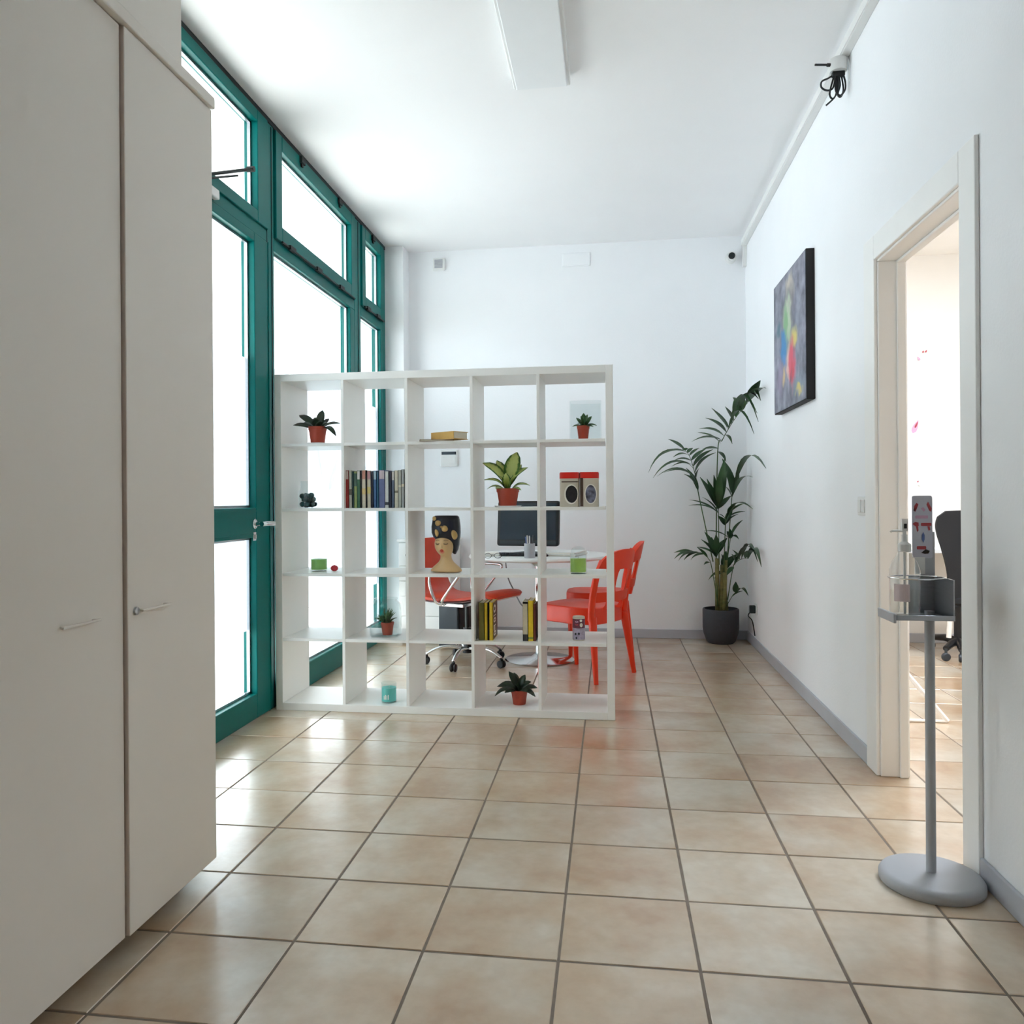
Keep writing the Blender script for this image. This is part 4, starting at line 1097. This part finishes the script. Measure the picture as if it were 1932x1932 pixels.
# computer tower under the table
tw = thing('computer_tower', 'small grey and black computer tower on the floor', 'computer', (ox(862, 1170, 6.05), 6.12, 0), R(-28))
MB().box(-.085, .085, -.12, .22, .01, .36).build('case', 'grey_pl', tw, bevel=.006)
MB().box(.086, .10, -.115, .215, .012, .358).build('side_panel', 'black_pl', tw, bevel=.004)
MB().box(-.084, .10, -.14, -.12, .012, .358).build('front_panel', 'dark_pl', tw, bevel=.008)
pb = ylathe([(.001, 0), (.01, 0), (.009, .003), (.001, .003)], 14); pb.v = [(q[0] + .06, q[1] - .14, q[2] + .08) for q in pb.v]
pb.build('power_button', 'wax_t', tw)
fm = MB()
for (a, b_) in ((-.07, -.10), (.08, -.10), (-.07, .19), (.08, .19)): fm.box(a - .012, a + .012, b_ - .012, b_ + .012, 0, .012)
fm.build('feet', 'black_pl', tw)

# white drawer unit in the corner
du = thing('drawer_unit', 'white drawer unit standing in the corner beside the glazing', 'drawer unit', (-1.66, 6.20, 0))
MB().box(0, .42, .018, .42, .035, .80).build('carcass', 'shelf', du, bevel=.002)
MB().box(-.01, .43, -.005, .43, .80, .822).build('top', 'shelf', du, bevel=.002)
MB().box(.02, .40, .04, .40, 0, .035).build('plinth', 'black_pl', du)
for (z0, z1) in ((.04, .215), (.22, .372), (.377, .49), (.495, .61), (.615, .795)):
    d_ = MB().box(.004, .416, 0, .017, z0, z1).build('drawer', 'shelf', du, bevel=.002)
    if z0 > .6:
        kn = ylathe([(.001, 0), (.014, 0), (.014, .01), (.022, .014), (.022, .028), (.001, .032)], 18); kn.v = [(q[0] + .085, q[1], q[2] + .70) for q in kn.v]
        kn.build('knob', 'black_pl', d_, smooth='angle')

# ------------------------------------------------------------------ palm
PC = Vector((ox(1360, 1180, 6.5), 6.50, 0))
pm = thing('potted_palm', 'tall kentia palm in a charcoal pot in the far corner', 'potted plant', PC)
MB().lathe([(.001, 0), (.095, 0), (.110, .015), (.132, .075), (.138, .12), (.138, .262), (.134, .268), (.126, .268), (.126, .235), (.001, .235)], 40).build('pot', 'pot_char', pm, smooth='angle')
MB().lathe([(.001, .234), (.125, .234), (.06, .244), (.001, .246)], 24).build('soil', 'soil', pm, smooth=True)
PD = 6.5
def pp(cx, cy, dy=0.0):
    """crop pixel (1180,680 origin, .29 px) to palm-local metres"""
    p = at(1180 + cx * .2899, 680 + cy * .2899, PD + dy) - PC
    lim = XR - .06
    Yq = PD + min(dy, .12)
    w_ = at(1180 + cx * .2899, 680 + cy * .2899, Yq)
    if w_.x > lim: w_ = at(1180 + cx * .2899, 680 + cy * .2899, Yq * lim / w_.x)   # keep clear of the wall: lean into the room
    return w_ - PC
for (a, b_, r_) in (((600, 1625), (596, 1290), .020), ((640, 1625), (655, 1300), .017), ((625, 1630), (628, 1330), .017), ((660, 1625), (640, 1380), .014)):
    p0 = pp(*a, dy=random.uniform(-.03, .03)); p0.z = .235
    p1 = pp(*b_, dy=random.uniform(-.03, .03))
    MB().tube([p0, p0.lerp(p1, .35), p0.lerp(p1, .7), p1], r_, 10, r1=r_ * .75).build('cane', 'palm_stem', pm, smooth=True)
def frond(path, stem, leaves, dy0, dy1, rr=.005):
    """path: rachis points; stem: start of the petiole; leaves: (t on rachis, tip, width, bend)"""
    n = len(path)
    P3 = [pp(*q, dy=dy0 + (dy1 - dy0) * i / max(1, n - 1)) for i, q in enumerate(path)]
    full = bez([pp(*stem, dy=dy0 * .4)] + P3, 6)
    fr = MB().tube(full, rr, 6, r1=.0015).build('frond', 'palm_petiole', pm, smooth=True)
    rc = bez(P3, 8) if n > 1 else [P3[0]] * 9
    for (t_, tip, wd, bd, ddy) in leaves:
        k = min(len(rc) - 1, max(0, int(t_ * (len(rc) - 1))))
        b0 = rc[k]; tp = pp(*tip, dy=dy0 + (dy1 - dy0) * t_ + ddy)
        MB().leaf(b0, tp, wd * 1.35, bend=bd, up=(0, -.5, 1), n=8, shape=.9, taper=.75, fold=.25).build('leaflet', 'palm', fr, smooth=True)
frond([(600, 600), (630, 520), (668, 450), (720, 370), (800, 270)], (590, 1290), [
    (1, (878, 130), .05, .05, 0), (1, (915, 182), .05, .1, 0), (.95, (880, 262), .03, .35, -.05), (.9, (700, 240), .04, .1, .02), (.85, (770, 235), .045, .05, -.03), (.8, (865, 250), .03, .3, -.05),
    (.7, (648, 300), .045, .0, .0), (.75, (712, 240), .04, .05, .02), (.65, (865, 400), .022, .6, -.02), (.6, (858, 345), .022, .55, .03), (.55, (560, 310), .04, .05, .0), (.5, (838, 480), .022, .6, -.06), (.45, (520, 375), .04, .2, .03), (.4, (695, 545), .02, .4, -.08),
    (.35, (480, 445), .04, .25, 0), (.25, (430, 530), .03, .3, .02), (.2, (470, 470), .035, .2, -.05), (.1, (500, 580), .035, .15, -.04), (.05, (655, 660), .025, .3, -.06), (.5, (590, 340), .035, .05, -.05)], 0, -.05)
frond([(478, 880), (462, 780), (440, 690), (415, 620), (385, 580)], (570, 1310), [
    (1, (278, 512), .04, .08, 0), (.95, (380, 570), .035, .1, .02), (.9, (150, 730), .028, .55, -.04), (.85, (245, 610), .028, .3, -.05), (.85, (440, 570), .035, .05, .0), (.75, (310, 630), .025, .3, -.08), (.75, (480, 570), .035, .05, -.02), (.65, (305, 660), .025, .3, .04), (.65, (525, 575), .035, .1, .02),
    (.55, (180, 765), .028, .5, -.04), (.5, (570, 580), .04, .2, .0), (.45, (300, 690), .025, .45, -.08), (.4, (590, 600), .035, .3, -.04), (.3, (205, 755), .03, .5, .02), (.2, (250, 730), .03, .5, -.06), (.15, (380, 740), .035, .3, .0), (.1, (395, 700), .03, .2, .05), (.3, (480, 700), .035, .1, -.05)], -.02, -.16)
frond([(605, 1000), (605, 930)], (610, 1330), [
    (.6, (485, 760), .055, .05, 0), (.8, (645, 640), .055, .03, -.03), (1, (575, 745), .035, .0, .02), (.9, (625, 760), .04, .0, -.06), (.7, (530, 770), .04, .0, .03), (.7, (660, 720), .04, .05, .04), (.2, (410, 945), .022, .25, -.06), (.2, (415, 908), .022, .2, .02), (.1, (500, 890), .02, .2, -.02), (.5, (690, 880), .04, .1, .03), (.4, (540, 800), .05, .05, -.05)], -.04, -.06)
frond([(690, 920), (700, 850), (715, 790)], (660, 1330), [
    (1, (772, 680), .035, .05, 0), (.9, (915, 703), .035, .3, -.03), (.6, (630, 640), .05, .1, .02), (.7, (740, 735), .035, .05, .03), (.4, (660, 700), .05, .1, -.03), (.3, (830, 760), .03, .25, -.05), (.2, (650, 820), .04, .1, -.04)], .02, .0)
frond([(650, 1090), (655, 1040), (665, 1000)], (640, 1380), [
    (1, (720, 930), .035, .1, 0), (.9, (765, 935), .03, .2, -.03), (.8, (830, 968), .03, .35, -.04), (.6, (800, 935), .025, .3, .04), (.5, (610, 1000), .035, .1, -.04), (.4, (780, 985), .03, .3, .02), (.3, (700, 950), .035, .1, .04), (.2, (600, 1010), .04, .1, .02), (.2, (735, 1000), .03, .2, -.06)], -.03, -.06)
frond([(680, 1180), (690, 1140)], (650, 1380), [(1, (765, 1038), .035, .15, 0), (.8, (738, 1165), .025, .6, -.03), (.6, (680, 1095), .03, .0, .03), (.4, (510, 1110), .018, .25, -.05), (.5, (660, 1110), .03, .1, .02)], .02, .03)
frond([(560, 1340), (540, 1290), (500, 1255), (440, 1245)], (598, 1560), [
    (1, (315, 1252), .03, .15, 0), (.95, (318, 1292), .028, .35, -.03), (.9, (345, 1305), .028, .35, .03), (.75, (380, 1300), .025, .35, -.02), (.6, (425, 1300), .025, .35, .03), (.4, (465, 1215), .025, .1, .02), (.2, (510, 1330), .022, .3, -.04)], -.04, -.14, .004)
frond([(700, 1350), (725, 1310), (765, 1290), (800, 1290)], (665, 1560), [
    (1, (885, 1345), .03, .4, 0), (.95, (860, 1265), .028, .2, -.02), (.8, (815, 1235), .035, .1, .02), (.6, (860, 1310), .025, .4, -.05), (.5, (695, 1232), .02, .2, .02), (.4, (845, 1238), .025, .25, .04), (.3, (690, 1260), .035, .05, -.02), (.1, (660, 1400), .03, .2, -.05), (.2, (755, 1255), .035, .1, -.04)], -.02, -.06, .004)
frond([(592, 1290), (590, 1250)], (600, 1600), [(.8, (515, 1115), .045, .05, 0), (.9, (590, 1130), .04, .0, -.03), (.6, (492, 1165), .03, .15, .02), (.4, (465, 1215), .03, .2, -.04), (.7, (662, 1155), .045, .1, .02), (.5, (640, 1180), .04, .05, -.05), (.3, (560, 1150), .04, .0, .04)], -.02, -.04)
frond([(645, 1400), (640, 1340)], (640, 1600), [(.8, (700, 1270), .04, .1, 0), (.9, (625, 1260), .04, .05, -.04), (.6, (580, 1420), .025, .3, -.03), (.5, (735, 1255), .04, .15, .03), (.7, (655, 1240), .045, .05, .05), (.3, (540, 1430), .022, .5, -.02)], .02, .03)
frond([(680, 1560), (705, 1520), (730, 1505)], (650, 1610), [(1, (800, 1532), .025, .4, 0), (.7, (718, 1440), .035, .1, 0), (.3, (765, 1500), .018, .2, -.03)], -.02, -.04, .003)

# ------------------------------------------------------------------ sanitiser stand
SB = Vector((.925, 2.525, 0))
ss = thing('sanitiser_stand', 'grey pedestal stand with an open tray beside the doorway', 'stand', SB)
MB().lathe([(.001, 0), (.138, 0), (.141, .004), (.141, .020), (.134, .030), (.12, .034), (.001, .036)], 48).build('base', 'greymetal', ss, smooth='angle')
MB().tube([(0, 0, .034), (0, 0, .80)], .0135, 16).build('pole', 'greymetal', ss, smooth='angle')
# tray: floor, curved back plate, front lip
tr = MB().box(-.125, .03, -.10, .035, .785, .789)
tr.box(-.125, .03, -.104, -.10, .785, .800)
tr.build('tray', 'steel', ss, bevel=.001)
MB().box(-.133, -.125, -.104, .035, .777, .804).build('tray_lip', 'greymetal', ss, bevel=.002)
rs = []
for k in range(9):
    a = k / 8
    x = -.045 + .075 * a; y = .035 - .0 * a
    rs.append([(x, y, .789), (x, y, .900), (x, y + .003, .900), (x, y + .003, .789)])
bp = MB().rings(rs); bp.build('back_plate', 'steel', ss)
MB().box(.027, .030, -.10, .038, .789, .900).build('side_plate', 'steel', ss)
MB().box(-.012, .030, .038, .041, .785, 1.03).build('upright', 'greymetal', ss)
MB().box(-.028, .0, .030, .0325, .905, .955).build('info_label', 'white_pl', ss)
rg = [(-.045 + .075 * math.cos(a), -.025 + .062 * math.sin(a), .900) for a in [2 * math.pi * k / 28 for k in range(29)]]
MB().tube(rg, .0022, 6).build('retaining_ring', 'chrome', ss)
sg = thing('instruction_card', 'narrow hygiene leaflet card fixed above the sanitiser tray', 'sign', SB + Vector((0, .034, .952)))
MB().prism(rrect(-.034, .022, 0, .186, .006), lambda u, v, d: (u, d, v), -.001, .003).build('card', 'sign', sg)
def patch(t, m, u0, u1, v0, v1, name='printed_bar'):
    MB().prism(rrect(u0, u1, v0, v1, min(u1 - u0, v1 - v0) * .25, 3), lambda u, v, d: (u, d, v), -.0018, -.0012).build(name, m, t)
def blob(t, m, pts, name):
    MB().prism(pts, lambda u, v, d: (u, d, v), -.0018, -.0012).build(name, m, t)
patch(sg, 'print_pink', -.026, .010, .118, .127)
patch(sg, 'print_red', -.010, .019, .096, .105); blob(sg, 'print_red', [(-.034, .102), (-.026, .108), (-.017, .106), (-.016, .096), (-.024, .094)], 'printed_hand')
blob(sg, 'print_red', [(-.024, .095), (-.018, .095), (-.017, .082), (-.021, .078)], 'printed_hand'); blob(sg, 'print_red', [(.008, .095), (.014, .095), (.016, .084), (.011, .082)], 'printed_hand')
blob(sg, 'print_red', [(-.030, .142), (-.028, .156), (-.022, .165), (-.017, .160), (-.022, .146), (-.026, .138)], 'printed_hand'); blob(sg, 'print_dark', [(-.031, .143), (-.026, .152), (-.023, .148), (-.027, .139)], 'printed_hand')
blob(sg, 'print_red', [(.006, .160), (.010, .168), (.014, .160), (.020, .148), (.019, .138), (.013, .142)], 'printed_hand')
blob(sg, 'print_pink', [(-.010, .148), (-.004, .152), (.003, .144), (-.002, .138)], 'printed_hand')
blob(sg, 'print_blue', [(-.004, .078), (.000, .068), (.000, .056), (-.004, .046), (-.008, .056), (-.008, .068)], 'printed_drop')
patch(sg, 'print_red', -.022, .004, .026, .036); blob(sg, 'print_dark', [(-.010, .016), (.002, .026), (.014, .022), (.010, .014), (.000, .013)], 'printed_hand')
bo = thing('sanitiser_bottle', 'clear pump bottle of sanitiser standing in the tray', 'bottle', SB + Vector((-.078, -.030, .789)))
MB().lathe([(.001, 0), (.038, 0), (.041, .004), (.041, .135), (.034, .158), (.018, .182), (.014, .190), (.014, .200)], 32, cap0=False, cap1=False).build('body', 'clearpl', bo, smooth='angle')
MB().lathe([(.001, .002), (.0395, .003), (.0395, .075), (.001, .076)], 32).build('gel', mat_glass('clear_gel', (.97, .965, .94), .6), bo, smooth='angle')
MB().lathe([(.016, .186), (.018, .188), (.018, .208), (.012, .212), (.008, .216), (.008, .236), (.001, .236)], 20).build('pump_collar', 'white_pl', bo, smooth='angle')
MB().tube([(0, 0, .234), (0, 0, .256)], .005, 10).tube([(.004, 0, .246), (-.034, 0, .247), (-.038, 0, .243)], .0035, 8).box(-.008, .008, -.006, .006, .246, .282).build('pump_head', 'white_pl', bo)
MB().box(-.003, .005, -.0066, -.006, .254, .268).build('pump_mark', 'print_dark', bo)
MB().tube([(0, 0, .005), (0, 0, .19)], .0035, 8).build('dip_tube', 'white_pl', bo)
rs = []
for k in range(9):
    a = R(-150 + 60 * k / 8)
    rs.append([(.0416 * math.cos(a), .0416 * math.sin(a), .045), (.0416 * math.cos(a), .0416 * math.sin(a), .095), (.042 * math.cos(a), .042 * math.sin(a), .095), (.042 * math.cos(a), .042 * math.sin(a), .045)])
MB().rings(rs).build('bottle_label', mat('pale_pink_label', (226, 208, 210), 0.6), bo)

# ------------------------------------------------------------------ office furniture seen through the doorway
ol = thing('office_ceiling_lamp_offscreen', 'bright warm ceiling panel lamp in the office', 'ceiling lamp', (2.4, 4.4, 2.93))
MB().box(-.62, .62, -.32, .32, .01, .07).build('housing', 'white_pl', ol)
MB().box(-.60, .60, -.30, .30, 0, .010).build('light_panel_offscreen', 'lamp_on', ol)
ds = thing('wall_desk', 'white desk standing against the office back wall', 'desk', (2.75, 6.22, 0))
MB().box(-.62, .75, .10, .42, .715, .745).build('desktop', 'trim', ds, bevel=.003)
for x in (-.60, .69): MB().box(x, x + .04, .14, .38, 0, .715).build('leg_panel', 'trim', ds, bevel=.003)
# black office chair
def fl_(px, py):
    d = at(px, py, 1.0) - Vector((0, 0, CAMH)); s = -CAMH / d.z
    return Vector((d.x * s, d.y * s, 0))
cast = fl_(1782, 1247)
OC = Vector((cast.x + .27, cast.y + .02, 0))
oc = thing('office_chair', 'black mesh office chair on casters in the office', 'office chair', OC, 0)
Yo = OC.y
def q3(px, py, d=0): return at(px, py, Yo + d) - OC
edgeL = [(1771, 975), (1767, 990), (1770, 1010), (1778, 1035), (1786, 1065), (1790, 1090), (1788, 1110), (1785, 1125), (1789, 1138), (1798, 1146)]
LE = bez([q3(*e) for e in edgeL], 4)
zt = q3(1800, 964).z
cxm = q3(1830, 1000).x
rs = []
for p in LE:
    rs.append([Vector((p.x, 0.0 - .0, p.z)), Vector((cxm, .05, p.z)), Vector((2 * cxm - p.x, 0, p.z)), Vector((2 * cxm - p.x, .03, p.z)), Vector((cxm, .08, p.z)), Vector((p.x, .03, p.z))])
b_ = MB()
top0 = [Vector((cxm - (cxm - LE[0].x) * .72, .01, zt)), Vector((cxm, .05, zt + .004)), Vector((cxm + (cxm - LE[0].x) * .72, .01, zt)), Vector((cxm + (cxm - LE[0].x) * .72, .04, zt)), Vector((cxm, .08, zt + .004)), Vector((cxm - (cxm - LE[0].x) * .72, .04, zt))]
b_.rings([top0] + rs); b_.build('backrest', 'mesh_blk', oc, smooth='angle')
sz_ = LE[-1].z + .005
MB().lathe([(.001, sz_), (.22, sz_), (.235, sz_ + .02), (.23, sz_ + .05), (.19, sz_ + .065), (.001, sz_ + .06)], 28, cx=cxm, cy=.24, power=3).build('seat', 'mesh_blk', oc, smooth='angle')
MB().tube([q3(1797, 1140, .02) + Vector((.0, .02, 0)), q3(1788, 1204, .02) + Vector((.015, .02, 0))], .016, 10).build('support_bar', 'office', oc)
MB().tube([(cxm, .2, .09), (cxm, .2, sz_)], .028, 14).build('gas_column', 'black_pl', oc)
for k in range(5):
    a = R(180 + 72 * k)
    c_, s_ = math.cos(a), math.sin(a)
    ex, ey = cxm + .27 * c_, .2 + .27 * s_
    if k == 0: ex, ey = cast.x - OC.x + .01, cast.y - OC.y
    L_ = MB().tube([(cxm, .2, .10), ((cxm + ex) / 2, (.2 + ey) / 2, .105), (ex, ey, .085)], .030, 10, r1=.020).build('base_leg', 'black_pl', oc, smooth='angle')
    w2 = MB().lathe([(.001, -.016), (.022, -.016), (.028, -.010), (.028, .010), (.022, .016), (.001, .016)], 18)
    w2.v = [(ex + v[0] * c_ - v[2] * s_, ey + v[0] * s_ + v[2] * c_, v[1] + .028) for v in w2.v]
    w2.tube([(ex, ey, .03), (ex, ey, .085)], .010, 8)
    w2.build('caster', 'dark_pl', L_, smooth='angle')
# white trestle foot
f1 = fl_(1788, 1364); f0 = fl_(1712, 1362)
te = thing('whiteboard_easel', 'white slanted metal easel leg standing on the office floor', 'easel', f1)
topp = at(1712, 1272, f1.y + .05) - f1
d0 = f0 - f1
up_ = Vector((d0.x * 2.2, .25, 1.25))
MB().tube([(0, 0, .008), topp + Vector((0, 0, 0)), topp * 2.0], .012, 10).build('leg', 'trim', te, smooth='angle')
MB().tube([(0, 0, .008), (d0.x * 2, d0.y * 2, .008)], .008, 8).build('foot_bar', 'trim', te)
MB().tube([topp * 2.0, (d0.x * 2, d0.y * 2, .008)], .012, 10).build('leg', 'trim', te, smooth='angle')
# wall stickers
def sticker(label, px, py, scl, petals):
    p = at(px, py, YB); t = thing('wall_sticker', label, 'sticker', (p.x, YB, p.z))
    for k, (a, b_, w2, m2) in enumerate(petals):
        yo = -.003 - .0016 * k
        MB().leaf((a[0] * scl, yo, a[1] * scl), (b_[0] * scl, yo, b_[1] * scl), w2 * scl, bend=.0, up=(0, -1, 0), fold=0).build('petal', m2, t, solid=.001)
    return t
sticker('white branch sticker with tiny red buds on the office wall', 1735, 695, 1.0, [((-.10, -.14), (0, 0), .03, 'trim'), ((-.03, -.03), (.05, .10), .03, 'trim'), ((-.06, -.07), (.0, -.05), .025, 'trim'), ((.02, .12), (.028, .135), .012, 'print_red'), ((.04, .12), (.05, .14), .012, 'print_red'), ((.0, .06), (-.02, .09), .016, 'print_pink')])
sticker('single pink and red petal sticker on the office wall', 1727, 805, 1.0, [((-.02, -.05), (.02, .05), .04, 'print_pink'), ((-.005, -.01), (.018, .04), .014, 'print_red')])
sticker('small white blossom sticker just above the leaflet card', 1731, 910, 1.0, [((0, 0), (-.04, .03), .03, 'trim'), ((0, 0), (.04, .03), .03, 'trim'), ((0, 0), (-.02, -.04), .03, 'trim'), ((0, 0), (.03, -.03), .03, 'trim'), ((-.004, 0), (.006, .014), .010, 'print_red')])
